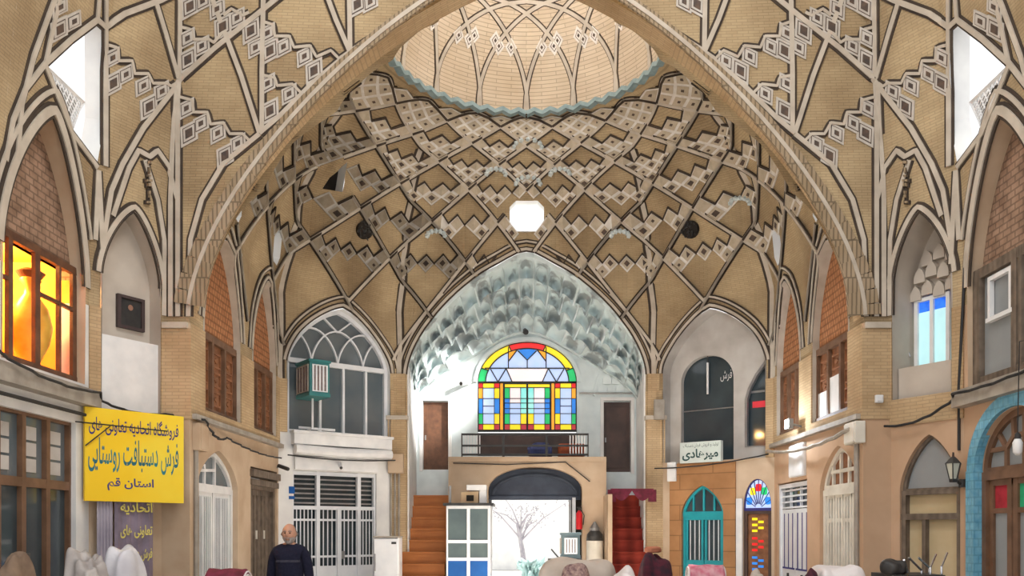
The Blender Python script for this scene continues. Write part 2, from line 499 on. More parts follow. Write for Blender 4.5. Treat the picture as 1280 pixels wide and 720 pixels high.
# ---- karbandi tracery of the main vault: two families of ribs a sixteenth turn apart
def pq(V, p, q):
    az = (p + q) / 2 * STEP; dl = (q - p) / 2 * STEP
    if abs(dl) >= pi / 2: return None
    m = V.m_of_az(az)
    if m is None: return None
    return m, Tq(dl)
def put(V, m, t): return V.S(m, t), V.N(m, t)
def runs(V, mts, pad=.0):
    out = []; cur = []
    for r in mts:
        ok = r is not None and r[1] > V.tmin(r[0]) + pad and r[1] < .999 and not (V is MAIN and blocked(V.S(*r)))
        if ok: cur.append(r)
        else:
            if len(cur) > 1: out.append(cur)
            cur = []
    if len(cur) > 1: out.append(cur)
    return out
white = MB(); dark = MB()
def line(V, mts, wd=.06, h=.03, edge=.028):
    for c in runs(V, mts):
        P = [put(V, *r) for r in c]
        white.ribbon([a for a, b in P], [b for a, b in P], wd, h)
        dark.ribbon([a for a, b in P], [b for a, b in P], wd + 2 * edge, h * .45)
def seg_pq(V, a, b, n=8): return [pq(V, a[0] + (b[0] - a[0]) * i / n, a[1] + (b[1] - a[1]) * i / n) for i in range(n + 1)]
for k in range(-12, 13):
    line(MAIN, [pq(MAIN, k, k + d * .125) for d in range(0, 63)], .05)
    line(MAIN, [pq(MAIN, k - d * .125, k) for d in range(0, 63)], .05)
tw = MB(); tg = MB(); td = MB(); tp = MB()
def tile(V, quad, inset=.16, dot=.5, rim=False):
    """a bordered glazed lozenge; quad = four (m, t)"""
    if any(r is None for r in quad): return
    if any(r[1] < V.tmin(r[0]) + .015 or r[1] > .995 for r in quad): return
    if V is MAIN and blocked(sum((V.S(*r) for r in quad), Vector()) / 4): return
    P = [put(V, *r) for r in quad]; n = sum((b for a, b in P), Vector()).normalized()
    P = [a for a, b in P]; c = sum(P, Vector()) / 4
    if (P[1] - P[0]).cross(P[2] - P[1]).dot(n) < 0: P = P[::-1]
    def lay(mb, k, h): 
        Q = [c + (p - c) * k + n * h for p in P]; mb.add(Q + [p - n * .03 for p in Q], [(0, 1, 2, 3), (0, 4, 5, 1), (1, 5, 6, 2), (2, 6, 7, 3), (3, 7, 4, 0)])
    lay(tp if rim else tw, 1.0, .020)
    if rim: lay(td, .74, .023); lay(tp, .64, .027)
    else: lay(tg, 1 - inset * 1.5, .026)
    if dot: lay(td, dot * .5, .031)
def band(V, p, q, n, keep, dotf=None):
    """tiles in the cell whose low corner is (p, q+1): i steps up one rib, j up the other"""
    zz = {}
    for i in range(n):
        for j in range(n):
            if not keep(i, j): continue
            f = lambda a, b: pq(V, p + a / n, q + 1 - b / n)
            tile(V, [f(i, j), f(i + 1, j), f(i + 1, j + 1), f(i, j + 1)], dot=.75 if (i + j) % 2 == 0 and n > 3 else .4)
    # stepped dark outline above the tiles
    top = []
    for i in range(n):
        js = [j for j in range(n) if keep(i, j)]
        if js: top += [(i, max(js) + 1), (i + 1, max(js) + 1)]
    if top and len(top) > 2:
        pts = [pq(V, p + a / n, q + 1 - b / n) for a, b in top]
        for c in runs(V, pts):
            P = [put(V, *r) for r in c]
            dark.ribbon([a for a, b in P], [b for a, b in P], .045, .032)
for p in range(-13, 12):
    for q in range(p, p + 9):
        m = q + 1 - p                              # rib crossings between the low corner and the crown
        if m <= 3: band(MAIN, p, q, 3 if m > 1 else 2, lambda i, j: True) if m <= 2 else band(MAIN, p, q, 3, lambda i, j: i + j <= 2)
        elif m == 4: band(MAIN, p, q, 4, lambda i, j: i + j <= 3)
        elif m == 5: band(MAIN, p, q, 4, lambda i, j: 2 <= i + j <= 3)
        elif m == 6: band(MAIN, p, q, 4, lambda i, j: i + j == 3 or (i + j == 2 and i != 1))
        elif m == 7: band(MAIN, p, q, 5, lambda i, j: i + j == 4 or (i + j == 3 and i in (0, 3)))
# lines following the arch heads and the straight corner ribs
def follow(V, b, off, wd=.06, edge=.03):
    i = V.pl.index(b.pl); r = []
    for k in range(41):
        x = -cos(pi * k / 40); qx = b.c + (b.hw + off * .8) * x
        z = b.zs + (b.za + off - b.zs) * arch_f(x)
        if 0 <= qx <= b.pl.len and z > V.z0: r.append((V.cum[i] + qx, (z - V.z0) / (V.z1 - V.z0)))
        else: r.append(None)
    line_raw(V, r, wd, edge)
def line_raw(V, mts, wd, edge, h=.03):
    cur = []
    for r in list(mts) + [None]:
        if r is None or r[1] < V.tmin(r[0]) - .002:
            if len(cur) > 1:
                P = [put(V, *x) for x in cur]
                white.ribbon([a for a, b in P], [b for a, b in P], wd, h); dark.ribbon([a for a, b in P], [b for a, b in P], wd + 2 * edge, h * .45)
            cur = []
        else: cur.append(r)
for k in ('L1', 'L2', 'R1', 'R2', 'CL', 'CR', 'B'): follow(MAIN, BAYS[k], .06, .05); follow(MAIN, BAYS[k], .22, .035)
for az in (-40, 40, -71, 71):
    m = MAIN.m_of_az(radians(az)); line_raw(MAIN, [(m, i / 30) for i in range(0, 28)], .09, .05)

# ---- front vault tracery, drawn on the left half and mirrored
def fline(px, wd=.06, edge=.03):
    for mir in (False, True):
        pts = []
        for i in range(len(px) - 1):
            for k in range(6 if i < len(px) - 2 else 7):
                a, b = px[i], px[i + 1]; u = a[0] + (b[0] - a[0]) * k / 6; v = a[1] + (b[1] - a[1]) * k / 6
                h = vault_hit(FRONT, 2 * U0 + 2 - u if mir else u, v); pts.append(h[:2] if h else None)
        line_raw(FRONT, pts, wd, edge)
def ftile(quads, dot=.6):
    for q in quads:
        for mir in (False, True):
            hs = [vault_hit(FRONT, 2 * U0 + 2 - u if mir else u, v) for u, v in q]
            if all(hs): tile(FRONT, [h[:2] for h in hs], .14, dot, True)
for px in ([(223, 396), (223, 250), (223, 100), (224, -30)], [(214, 396), (214, 250), (219, 110)], [(131, 208), (131, 30), (131, -20)],
           [(128, 300), (138, 238), (152, 205), (178, 160), (223, 102), (270, 60), (328, 14), (352, -6)],
           [(222, 98), (206, 42), (193, 0), (188, -20)], [(328, 166), (328, 90), (330, -20)],
           [(325, 167), (302, 95), (283, 45), (268, 5), (262, -15)], [(325, 167), (350, 146), (392, 104), (440, 64), (472, 44)],
           [(438, 64), (437, 0), (437, -20)], [(437, 64), (420, 25), (407, -10)], [(131, 33), (155, 17), (200, 0), (230, -15)],
           [(121, 210), (88, 166), (55, 82)], [(118, 300), (122, 213)], [(55, 78), (88, 48), (120, 24), (131, 34)],
           [(223, 250), (211, 210), (196, 188), (186, 196), (172, 188), (160, 210), (150, 240), (140, 270)],
           [(122, 213), (128, 330), (128, 395)], [(236, 396), (239, 300), (253, 250), (280, 205), (325, 168)],
           [(55, 78), (30, 110), (14, 150), (5, 200)], [(55, 78), (63, 40), (72, 0), (76, -15)], [(20, 190), (25, 130), (40, 70), (62, 10), (70, -10)],
           [(205, 395), (204, 300), (196, 250), (180, 200)], [(120, 24), (122, 0), (124, -20)]):
    fline(px)
def fband(n0, n1, n2, cells):
    """bordered tiles between the rib n0->n1 and n0->n2"""
    for i, j, k in cells:
        f = lambda a, b: (n0[0] + (n1[0] - n0[0]) * a + (n2[0] - n0[0]) * b, n0[1] + (n1[1] - n0[1]) * a + (n2[1] - n0[1]) * b)
        ftile([[f(i / k, j / k), f((i + 1) / k, j / k), f((i + 1) / k, (j + 1) / k), f(i / k, (j + 1) / k)]], .7)
def diamond(cx, cy, w_, h_, sk=0, dot=.65):
    ftile([[(cx - w_, cy - h_ * .55 - sk), (cx + w_ * .9, cy - h_ * .95 + sk), (cx + w_, cy + h_ * .55 + sk), (cx - w_ * .9, cy + h_ - sk)]], dot)
# rows of stepped lozenges as they sit in each cell
for cx, cy, big in [(139, 72, 0), (140, 104, 1), (156, 93, 0), (178, 107, 0), (185, 133, 1), (201, 114, 0),
                    (234, 48, 0), (235, 75, 1), (253, 58, 0), (237, 8, 1), (254, 2, 0), (272, 12, 0), (279, 34, 1), (297, 23, 0),
                    (234, 136, 0), (237, 167, 1), (252, 155, 0), (273, 167, 0), (282, 195, 1), (298, 180, 0),
                    (335, 42, 0), (338, 64, 1), (355, 59, 0), (381, 71, 0), (393, 89, 1), (411, 77, 0), (335, 105, 0), (362, 118, 0), (338, 139, 1),
                    (447, 6, 1), (463, 3, 0), (473, 23, 1), (488, 12, 0), (314, 39, 1),
                    (72, 36, 1), (90, 26, 0), (73, 8, 0), (320, 60, 0)]:
    diamond(cx, cy, 10 if not big else 11, 13 if not big else 16.5, -2, .6 if not big else .85)
# zigzag outlines above the rows
for px in ([(133, 56), (146, 60), (147, 76), (164, 76), (167, 92), (184, 92), (190, 104), (207, 104), (213, 108), (219, 104)],
           [(226, 34), (240, 38), (243, 50), (262, 50), (268, 54), (280, 40)], [(226, 122), (241, 126), (243, 141), (260, 141), (264, 156), (280, 154), (288, 168), (304, 168), (312, 176)],
           [(330, 28), (342, 32), (344, 46), (362, 46), (368, 60), (388, 58), (396, 72), (414, 64), (424, 74), (436, 66)], [(330, 95), (344, 98), (347, 108), (366, 106), (376, 116)],
           [(280, 20), (290, 12), (304, 20), (312, 16)]):
    fline(px, .035, .03)
    
rib_w = white.build('rib', 'rib_white', main_vault, recalc=False)
rib_d = dark.build('rib_outline', 'rib_dark', main_vault, recalc=False)
tw.build('tile_border', 'tile_white', main_vault, recalc=False); tg.build('glazed_tile', 'tile_grey', main_vault, recalc=False); tp.build('tile_border', 'tile_pale', front_vault, recalc=False); td.build('tile_motif', 'tile_dark', main_vault, recalc=False)

# ---- inner cap above the ring
def cap_pt(az, phi, dr=0):
    r = MAIN.r - .03; return Vector((MAIN.C.x + (r * cos(phi) + dr) * sin(az), MAIN.C.y + (r * cos(phi) + dr) * cos(az), 9.72 + 2.35 * sin(phi)))
mb = MB(); uv = []; NA, NP = 96, 20
for i in range(NA + 1):
    for j in range(NP + 1):
        ph = radians(76) * j / NP; mb.v.append(tuple(cap_pt(2 * pi * i / NA, ph))); uv.append((i / NA * 15, ph * 2.4))
for i in range(NA):
    for j in range(NP):
        a = i * (NP + 1) + j; mb.f.append((a, a + NP + 1, a + NP + 2, a + 1))
cap = mb.build('ceiling', 'cap_brick', uvs=uv, recalc=False, **ST)
mb = MB(); mbd = MB()
def cap_line(P, wd=.05):
    C0 = Vector((MAIN.C.x, MAIN.C.y, 9.7)); Nn = [(C0 - p).normalized() for p in P]
    mb.ribbon(P, Nn, wd, .03); mbd.ribbon(P, Nn, wd + .04, .012)
RM = .70
for k in range(16):
    P = []
    for i in range(-30, 31):
        ph = math.acos(RM) * (1 - abs(i) / 30) ** 1.0; dl = math.acos(min(1, RM / cos(ph)))
        P.append(cap_pt(k * STEP + math.copysign(dl, i), ph))
    cap_line(P, .06)
ct = MB(); ctd = MB()
for k in range(16):
    for az0, ph0 in ((.14, 27), (-.14, 27), (.29, 29), (-.29, 29)):
        if abs(az0) > .2 and k % 2: continue
        for mb_, f, hh in ((ct, 1, .02), (ctd, .62, .026), (ct, .5, .030), (ctd, .25, .036)):
            Q = []
            for da, dp in ((-.055, 0), (0, -4), (.055, 0), (0, 4)):
                p = cap_pt(k * STEP + az0 + da * f, radians(ph0 + dp * f)); n_ = (Vector((MAIN.C.x, MAIN.C.y, 9.7)) - p).normalized(); Q.append(p + n_ * hh)
            mb_.add(Q, [(0, 1, 2, 3)])
ct.build('glazed_tile', 'tile_white', cap, recalc=False); ctd.build('tile_motif', 'tile_dark', cap, recalc=False)
mb.build('rib', 'rib_white', cap, recalc=False); mbd.build('rib_outline', 'rib_dark', cap, recalc=False)
# stepped glazed moulding between cap and vault
mb = MB(); P = []; Nn = []
for i in range(193):
    az = 2 * pi * i / 192; k = [0, .035, .07, .035][i % 4]
    P.append(Vector((MAIN.C.x + (2.37 - .0) * sin(az), MAIN.C.y + 2.37 * cos(az), 9.66 + k))); Nn.append(Vector((-sin(az), -cos(az), 0)))
mb.ribbon(P, Nn, .075, .05, -.08)
mb.build('moulding', 'tile_teal', cap, recalc=False)

# ================================================================== walls
def wall(name, pl, mat, bays=(), doors=(), d0=-.32, z1=ZV, s0=0, s1=None, zb=0):
    """wall slab from the floor to the vault spring; bays notch its top, doors are holes (polygons)"""
    s1 = pl.len if s1 is None else s1
    outer = [(s0, zb), (s1, zb), (s1, z1)]
    for b in sorted(bays, key=lambda b: -b.s1):
        outer += [(b.s1, z1), (b.s1, b.zb), (b.s0, b.zb), (b.s0, z1)]
    outer.append((s0, z1))
    # remove duplicates
    o2 = []
    for p in outer:
        if not o2 or (abs(p[0] - o2[-1][0]) > 1e-6 or abs(p[1] - o2[-1][1]) > 1e-6): o2.append(p)
    return MB().prism(pl, o2, doors, d0, 0).build(name, mat, **ST)
def reveal(bay, depth, mat, parent, inner=0, ribw=.09):
    """soffit of an arched bay from the wall face back to its infill, with a raised white edge"""
    pl = bay.pl; pts = arch_pts(bay.c, bay.hw, bay.zs, bay.za, 32)
    mb = MB(); n = len(pts)
    V = MAIN if pl in MAIN.pl[:5] else FRONT
    def P(x, z, d):
        if d > -.05 and z > ZV:
            i = V.pl.index(pl); q = V.S(V.cum[i] + min(max(x, .001), pl.len - .001), (z - ZV) / (V.z1 - ZV)); return q + (Vector((pl.n.x, pl.n.y, 0)) * .02)
        return pl.pt(x, z, d)
    path = [(bay.s1, bay.zb)] + pts + [(bay.s0, bay.zb)]
    n = len(path)
    path = [(bay.c + (x - bay.c) * (1 - .010 / bay.hw), z - (.012 if z > bay.zs else 0)) for x, z in path]
    vs = [P(x, z, .01) for x, z in path] + [P(x, z, -depth) for x, z in path]
    mb.add(vs, [(i, i + 1, n + i + 1, n + i) for i in range(n - 1)])
    mb.build('arch_reveal', mat, parent, recalc=False)

# floor of the hall and ground outside the gate
MB().wbox((-7, -3, -.2), (7, 18.4, 0)).build('floor', 'floor_paving', **ST)

# ---- left and right side walls
def rect(pl, u0, v0, u1, v1):
    """rectangle on a wall from two picture corners (upper-left, lower-right)"""
    a = pl.px(u0, v0); b = pl.px(u1, v1); return a[0], b[0], b[1], a[1]
# ground floor openings (s0, s1, top spring, apex)
D_L1 = (.30, 1.92); D_L2 = (2.55, 4.02); D_R2 = (.19, 1.80); D_R1 = (2.40, 3.90)
door_L1 = arch_poly(sum(D_L1) / 2, (D_L1[1] - D_L1[0]) / 2, 0.0, 2.24, 2.78)
door_L2 = [(D_L2[0], 0), (D_L2[1], 0), (D_L2[1], 2.66), (D_L2[0], 2.66)]
door_R2 = [(D_R2[0], 0), (D_R2[1], 0), (D_R2[1], 2.44), (D_R2[0], 2.44)]
door_R1 = arch_poly(sum(D_R1) / 2, (D_R1[1] - D_R1[0]) / 2, 0.0, 2.24, 2.84)
def lift(poly): return [(x, max(z, .001)) for x, z in poly]
wall_l = wall('wall_left', L_, 'wall_plaster', [BAYS['L1'], BAYS['L2']], [lift(door_L1), lift(door_L2)])
wall_r = wall('wall_right', R_, 'tan_plaster', [BAYS['R1'], BAYS['R2']], [lift(door_R1), lift(door_R2)])
# upper brick facing above the ledge, and the ledge
def facing(pl, bays, z0, z1, mat, parent, d1=.03, s0=0, s1=None):
    xs = [s0] + sum([[b.s0, b.s1] for b in sorted(bays, key=lambda b: b.s0)], []) + [pl.len if s1 is None else s1]
    mb = MB()
    for i in range(0, len(xs), 2):
        if xs[i + 1] - xs[i] > .02: mb.box(pl, xs[i], xs[i + 1], z0, z1, -.05, d1)
    for b in bays:
        if b.zb > z0 + .01: mb.box(pl, b.s0, b.s1, z0, b.zb, -.05, d1)
    return mb.build('brick_facing', mat, parent)
facing(L_, [BAYS['L1'], BAYS['L2']], 3.18, ZV, 'wall_brick', wall_l)
facing(R_, [BAYS['R2'], BAYS['R1']], 3.18, ZV, 'wall_brick', wall_r)
def ledge(pl, z, parent, mat='pipe_grey', s0=0, s1=None, w=.10, h=.07):
    return MB().box(pl, s0, pl.len if s1 is None else s1, z - h, z, -.02, w).build('ledge', mat, parent)
ledge(L_, 3.18, wall_l); ledge(R_, 3.18, wall_r)
def bay_window(bay, idx, depth, tymp, panel_mat, frame_mat, zt, nleaf):
    """arched opening: patterned tympanum above a rail, a row of tall leaves below"""
    pl = bay.pl
    e = empty('window_%d' % idx, pl.pt(bay.c, bay.zb, -depth), **ST)
    pts = [(bay.s1, zt)] + arch_pts(bay.c, bay.hw, bay.zs, bay.za, 32) + [(bay.s0, zt)]
    MB().prism(pl, pts, [], -depth - .05, -depth).build('tympanum', tymp, e)
    reveal(bay, depth, 'rib_white', e)
    mb = MB(); W = bay.s1 - bay.s0
    mb.box(pl, bay.s0, bay.s1, zt - .06, zt + .04, -depth - .05, -depth + .05)
    mb.box(pl, bay.s0, bay.s1, bay.zb, bay.zb + .07, -depth - .05, -depth + .06)
    for i in range(nleaf + 1):
        x = bay.s0 + W * i / nleaf; mb.box(pl, max(bay.s0, x - .035), min(bay.s1, x + .035), bay.zb, zt, -depth - .05, -depth + .05)
    mb.build('frame', frame_mat, e)
    for i in range(nleaf):
        a = bay.s0 + W * i / nleaf + .035; b = bay.s0 + W * (i + 1) / nleaf - .035
        m2 = MB(); m2.box(pl, a, b, bay.zb + .07, zt - .06, -depth - .06, -depth - .01)
        for k in range(3):
            za = bay.zb + .16 + k * (zt - bay.zb - .25) / 3; zc = za + (zt - bay.zb - .25) / 3 - .09
            m2.strip(pl, [(a + .07, za), (b - .07, za), (b - .07, zc), (a + .07, zc)], .035, -depth - .02, -depth + .015, True)
            m2.prism(pl, [((a + b) / 2, za + .06), (b - .13, (za + zc) / 2), ((a + b) / 2, zc - .06), (a + .13, (za + zc) / 2)], [], -depth - .02, -depth + .01)
        m2.build('shutter', panel_mat, e)
    return e
bay_window(BAYS['L1'], 1, .10, 'terracotta', 'shutter_wood', 'brown_frame', 4.42, 3)
bay_window(BAYS['L2'], 2, .10, 'terracotta', 'shutter_wood', 'brown_frame', 4.42, 3)
w3 = bay_window(BAYS['R2'], 3, .10, 'terracotta', 'shutter_wood', 'brown_frame', 4.42, 3)
w4 = bay_window(BAYS['R1'], 4, .10, 'terracotta', 'shutter_wood', 'brown_frame', 4.42, 3)
# two white boards behind the lower panes of the nearest right-hand shutters
for (u0, v0, u1, v1) in ((1023, 493, 1036, 523), (1037, 473, 1052, 518)):
    s0, s1, z0, z1 = rect(R_.off(-.08), u0, v0, u1, v1)
    MB().box(R_, s0, s1, z0, z1, -.10, -.075).build('white_pane', 'white_paint', w4)

# corner piers between the bays: brick shafts with a small cap
def pier(pl, s0, s1, z0, z1, name='trim_1', mat='wall_brick', d=.10):
    mb = MB(); mb.box(pl, s0, s1, z0, z1, -.2, d)
    o = mb.build(name, mat, **ST)
    MB().box(pl, s0 - .03, s1 + .03, z1 - .06, z1 + .02, -.2, d + .04).build('cap', 'rib_white', o)
    return o

# ---- chamfer, left: white shop front below, arched window above
door_CL = [(.28, .001), (2.0, .001), (2.0, 2.72), (.28, 2.72)]
wall_cl = wall('wall_back_left', CL_, 'white_plaster', [BAYS['CL']], [door_CL])
facing(CL_, [BAYS['CL']], 3.42, ZV, 'wall_brick', wall_cl)
wall_cr = wall('wall_back_right', CR_, 'wall_plaster', [BAYS['CR']], [arch_poly(1.04, .44, .001, 1.93, 2.47), arch_poly(2.14, .27, .001, 2.02, 2.56, f=round_f)])
facing(CR_, [BAYS['CR']], 2.95, ZV, 'wall_brick', wall_cr)
# ---- back wall: piers either side of the deep arch
b = BAYS['B']
wall_b = MB().box(B_, .01, .2, 0, ZV, -.3, 0).build('wall_back', 'wall_brick', **ST)
MB().box(B_, 5.0, 5.19, 0, ZV, -.3, 0).build('wall_back', 'wall_brick', **ST)
for k, (s0, s1) in enumerate(((-.18, .19), (5.01, 5.38))):
    o = pier(B_, s0, s1, 0, 3.88, 'trim_%d' % (k + 1))
    MB().box(B_, s0 + .03, s1 - .03, 3.88, 4.75, -.2, .05).build('shaft', 'wall_brick', o)
# ---- front piers and chamfers
for k, (pl, x0, x1) in enumerate(((PL['PLF'], 0, PL['PLF'].len), (PL['PRF'], 0, PL['PRF'].len))):
    pl = pl.off(.03); o = wall('trim_%d' % (k + 3), pl, 'tan_plaster' if k else 'wall_plaster', s0=-.02, s1=pl.len + .02); MB().box(pl, -.042, pl.len + .042, 3.1, ZV - .08, -.30, .015).build('brick_facing', 'wall_brick', o)
    MB().box(pl, -.0, pl.len, ZV - .08, ZV, -.05, .05).build('cap', 'rib_white', o)
    mb = MB()
    side = Plane((-HX - .001, 11.40), (-HX - .001, 11.75)) if k == 0 else Plane((HX + .001, 11.75), (HX + .001, 11.4))
# arch between the two halls: soffit and banded archivolt
A = BAYS['A']; mb = MB(); pts = arch_pts(A.c, A.hw, A.zs, A.za, 48); n = len(pts)
mb.add([A_.pt(x, z, 0) for x, z in pts] + [A_.pt(x, z, -.36) for x, z in pts], [(i, i + 1, n + i + 1, n + i) for i in range(n - 1)])
big = mb.build('arch', 'wall_brick', recalc=False, **ST)
mb = MB(); P = []; Nn = []; P2 = []; N2 = []
i0 = FRONT.pl.index(A_)
for x, z in pts:
    if not 0 < x < A_.len: continue
    zz = z + .0; m = FRONT.cum[i0] + x; t = (zz - ZV) / (FRONT.z1 - ZV)
    P.append(FRONT.S(m, t)); Nn.append(FRONT.N(m, t))
for i in range(len(P) - 1):
    w_ = .09 + .27 * (abs(i + .5 - len(P) / 2) / (len(P) / 2)) ** 2.2
    mb.ribbon(P[i:i + 2], Nn[i:i + 2], w_ * 1.25, .05)
mb.build('archivolt', 'arch_band', big, recalc=False)
mb = MB(); mb.ribbon(P, Nn, .05, .065); mb.build('arch_edge', 'rib_white', big, recalc=False)

# ---- front chamfers with their niches
def niche(bay, name, idx, depth, back_mat, doors=()):
    pl = bay.pl
    o = wall(name, pl, 'wall_plaster' if bay.pl is FL_ else 'tan_plaster', [bay], doors, d0=-.25)
    pts = [(bay.s0, bay.zb), (bay.s1, bay.zb)] + arch_pts(bay.c, bay.hw, bay.zs, bay.za, 32)
    MB().prism(pl, pts, [], -depth - .05, -depth).build('niche_back', back_mat, o)
    reveal(bay, depth, back_mat, o); follow(FRONT, bay, .05, .06, .04)
    MB().box(pl, bay.s0, bay.s1, bay.zb - .05, bay.zb, -depth, .02).build('niche_sill', 'white_plaster', o)
    facing(pl, [bay], 3.0, ZV, 'wall_brick', o, .02)
    return o
white = MB(); dark = MB()
wall_fl = niche(BAYS['FL'], 'wall_front_left', 1, .22, 'niche_plaster')
wall_fr = niche(BAYS['FR'], 'wall_front_right', 2, .45, 'niche_plaster', [arch_poly(.585, .42, .35, 2.13, 2.84)])
wall_sl = wall('wall_side_left', SL_, 'white_plaster', [BAYS['SL'], BAYS['SL2']], [[(2.6, .001), (6.2, .001), (6.2, 2.90), (2.6, 2.90)]])
wall_sr = wall('wall_side_right', SR_, 'tan_plaster', [BAYS['SR'], BAYS['SR2']], [arch_poly(1.12, .80, .001, 2.30, 2.98, f=round_f)])
for bname in ('SL', 'SR', 'SL2', 'SR2'): follow(FRONT, BAYS[bname], .05, .10, .04); follow(FRONT, BAYS[bname], .26, .05, .04)
for (pl, w_) in ((SL_, wall_sl), (SR_, wall_sr)):
    MB().box(pl, 0, pl.len, 3.12, 3.32, -.02, .16).build('ledge', 'pipe_grey', w_)
white.build('rib', 'rib_white', front_vault, recalc=False); dark.build('rib_outline', 'rib_dark', front_vault, recalc=False)

# ---- the deep arched recess at the back
YI = 18.2; I_ = Plane((-2.55, YI), (2.55, YI)); CW = 1.6           # back face of the recess
GL = dict(u0=597, u1=721, top=427, base=541)
gx0, gx1 = ((GL['u0'] - U0) / F * YI, (GL['u1'] - U0) / F * YI)
gz0 = CZ + (V0 - 541) / F * YI; gsp = CZ + (V0 - 478) / F * YI; gz1 = CZ + (V0 - 427) / F * YI
gc = (gx0 + gx1) / 2 + 2.55; gh = (gx1 - gx0) / 2
glass_open = arch_poly(gc, gh, gz0 - .5, gsp, gz1, 28, round_f)
ddl = [I_.px(527, 587), I_.px(562, 500)]; ddr = [I_.px(753, 590), I_.px(790, 500)]
rc = lambda d: [(d[0][0], d[0][1]), (d[1][0], d[0][1]), (d[1][0], d[1][1]), (d[0][0], d[1][1])]
outer = [(0, 2.3), (5.1, 2.3), (5.1, 4.9), (4.7, 5.9), (4.1, 6.3), (1, 6.3), (.4, 5.9), (0, 4.9)]
wall_i = MB().prism(I_, outer, [glass_open, rc(ddl), rc(ddr)], -.25, 0).build('wall_recess', 'pale_plaster', **ST)
# side cheeks of the recess
for sx in (-1, 1):
    MB().wbox((2.37 if sx > 0 else -2.6, 17.02, 0), (2.6 if sx > 0 else -2.37, YI - .01, 4.9)).build('wall_recess', 'white_plaster', **ST)
# muqarnas: tiers of scooped cells stepping in from the arch to the glazed wall
mb = MB(); NU, NW = 260, 72; tiers = 4; random.seed(3)
jit = [[random.uniform(-.25, .25) for _ in range(40)] for _ in range(8)]
iB = MAIN.pl.index(B_)
for i in range(NU + 1):
    x = -cos(pi * i / NU)
    ox, oz = 2.40 * x, 4.75 + 2.45 * arch_f(x)
    front = MAIN.S(MAIN.cum[iB] + min(max(2.6 + ox, .2), 5.0), (oz - ZV) / (MAIN.z1 - ZV))
    ix, iz = 2.40 * x * (1 - .52 * (1 - abs(x) ** 3)), 4.05 + (gz1 + .17 - 4.05) * sqrt(max(0, 1 - (x * .98) ** 2))
    for j in range(NW + 1):
        v = j / NW
        X = ox + (ix - ox) * v; Z = oz + (iz - oz) * v
        # a plain border band runs inside the arch before the first tier
        vv = max(0, (v - .07) / .93)
        tt = vv * tiers; ti = int(min(tiers - 1, tt)); fr = tt - ti
        ncell = 23 - ti * 3
        ph = (i / NU) * ncell + (.5 if ti % 2 else 0)
        cx_ = abs((ph % 1) - .5) * 2; cell_ = int(ph)
        cusp = max(0, 1 - cx_ ** 1.8)
        fr2 = fr + jit[ti][cell_ % 40] * fr * (1 - fr)
        prof = max(0.0, sin(pi * min(1, fr2 * 1.02))) ** .45
        Y = front.y + .03 + (YI - .30 - front.y) * (vv ** .9) + .50 * (cusp ** .7) * prof * (1 - .5 * v)
        Z -= .24 * (1 - cusp) * fr * (1 - vv) ** .5 * (1 if vv > 0 else 0)          # ribs drip down between the scoops
        Y = min(Y, YI - .01) if v < 1 else YI - .005
        mb.v.append((X, Y, Z))
for i in range(NU):
    for j in range(NW):
        a = i * (NW + 1) + j; mb.f.append((a, a + 1, a + NW + 2, a + NW + 1))
muq = mb.build('vault_recess', 'blue_cast_plaster', recalc=False, **ST)
# front of the balcony block with the gate arch under it
YG = 17.3; G_ = Plane((-1.60, YG), (1.64, YG))
ga = [G_.px(610, 612), G_.px(728, 612)]; gapex = G_.px(668, 583)[1]
gcx = (ga[0][0] + ga[1][0]) / 2; ghw = (ga[1][0] - ga[0][0]) / 2
gate_poly = arch_poly(gcx, ghw, .001, ga[0][1], gapex, 24, lambda q: sqrt(max(0, 1 - q * q)) ** 1.0)
zb_ = CZ + (V0 - 571) / F * YG
wall_g = MB().prism(G_, [(0, 0), (G_.len, 0), (G_.len, zb_), (0, zb_)], [gate_poly], -.30, 0).build('wall_gate', 'wall_plaster', **ST)
MB().wbox((-1.60, YG - .02, zb_ - .10), (1.64, YI, zb_)).build('floor', 'wall_plaster', **ST)
# passage behind the gate arch
gl_, gr_ = -1.60 + gcx - ghw, -1.60 + gcx + ghw
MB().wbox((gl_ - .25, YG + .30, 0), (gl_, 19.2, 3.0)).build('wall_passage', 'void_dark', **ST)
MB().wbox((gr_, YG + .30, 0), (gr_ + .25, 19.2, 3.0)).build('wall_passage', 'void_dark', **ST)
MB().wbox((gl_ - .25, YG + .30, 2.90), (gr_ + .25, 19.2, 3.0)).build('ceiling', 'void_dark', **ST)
# outside walls beside the passage so that daylight enters only through real openings
for x0, x1 in ((-6.5, -1.6), (1.64, 6.5)):
    MB().wbox((x0, 18.9, 0), (x1, 19.1, 6.0)).build('wall_exterior', 'white_plaster', **ST)
# shells behind the bays keep the shops dark
for (x0, x1, y0, y1) in ((-6.6, -6.5, 11.0, 19.0), (6.5, 6.6, 11.0, 19.0)):
    MB().wbox((x0, y0, 0), (x1, y1, 6.2)).build('wall_exterior', 'void_dark', **ST)

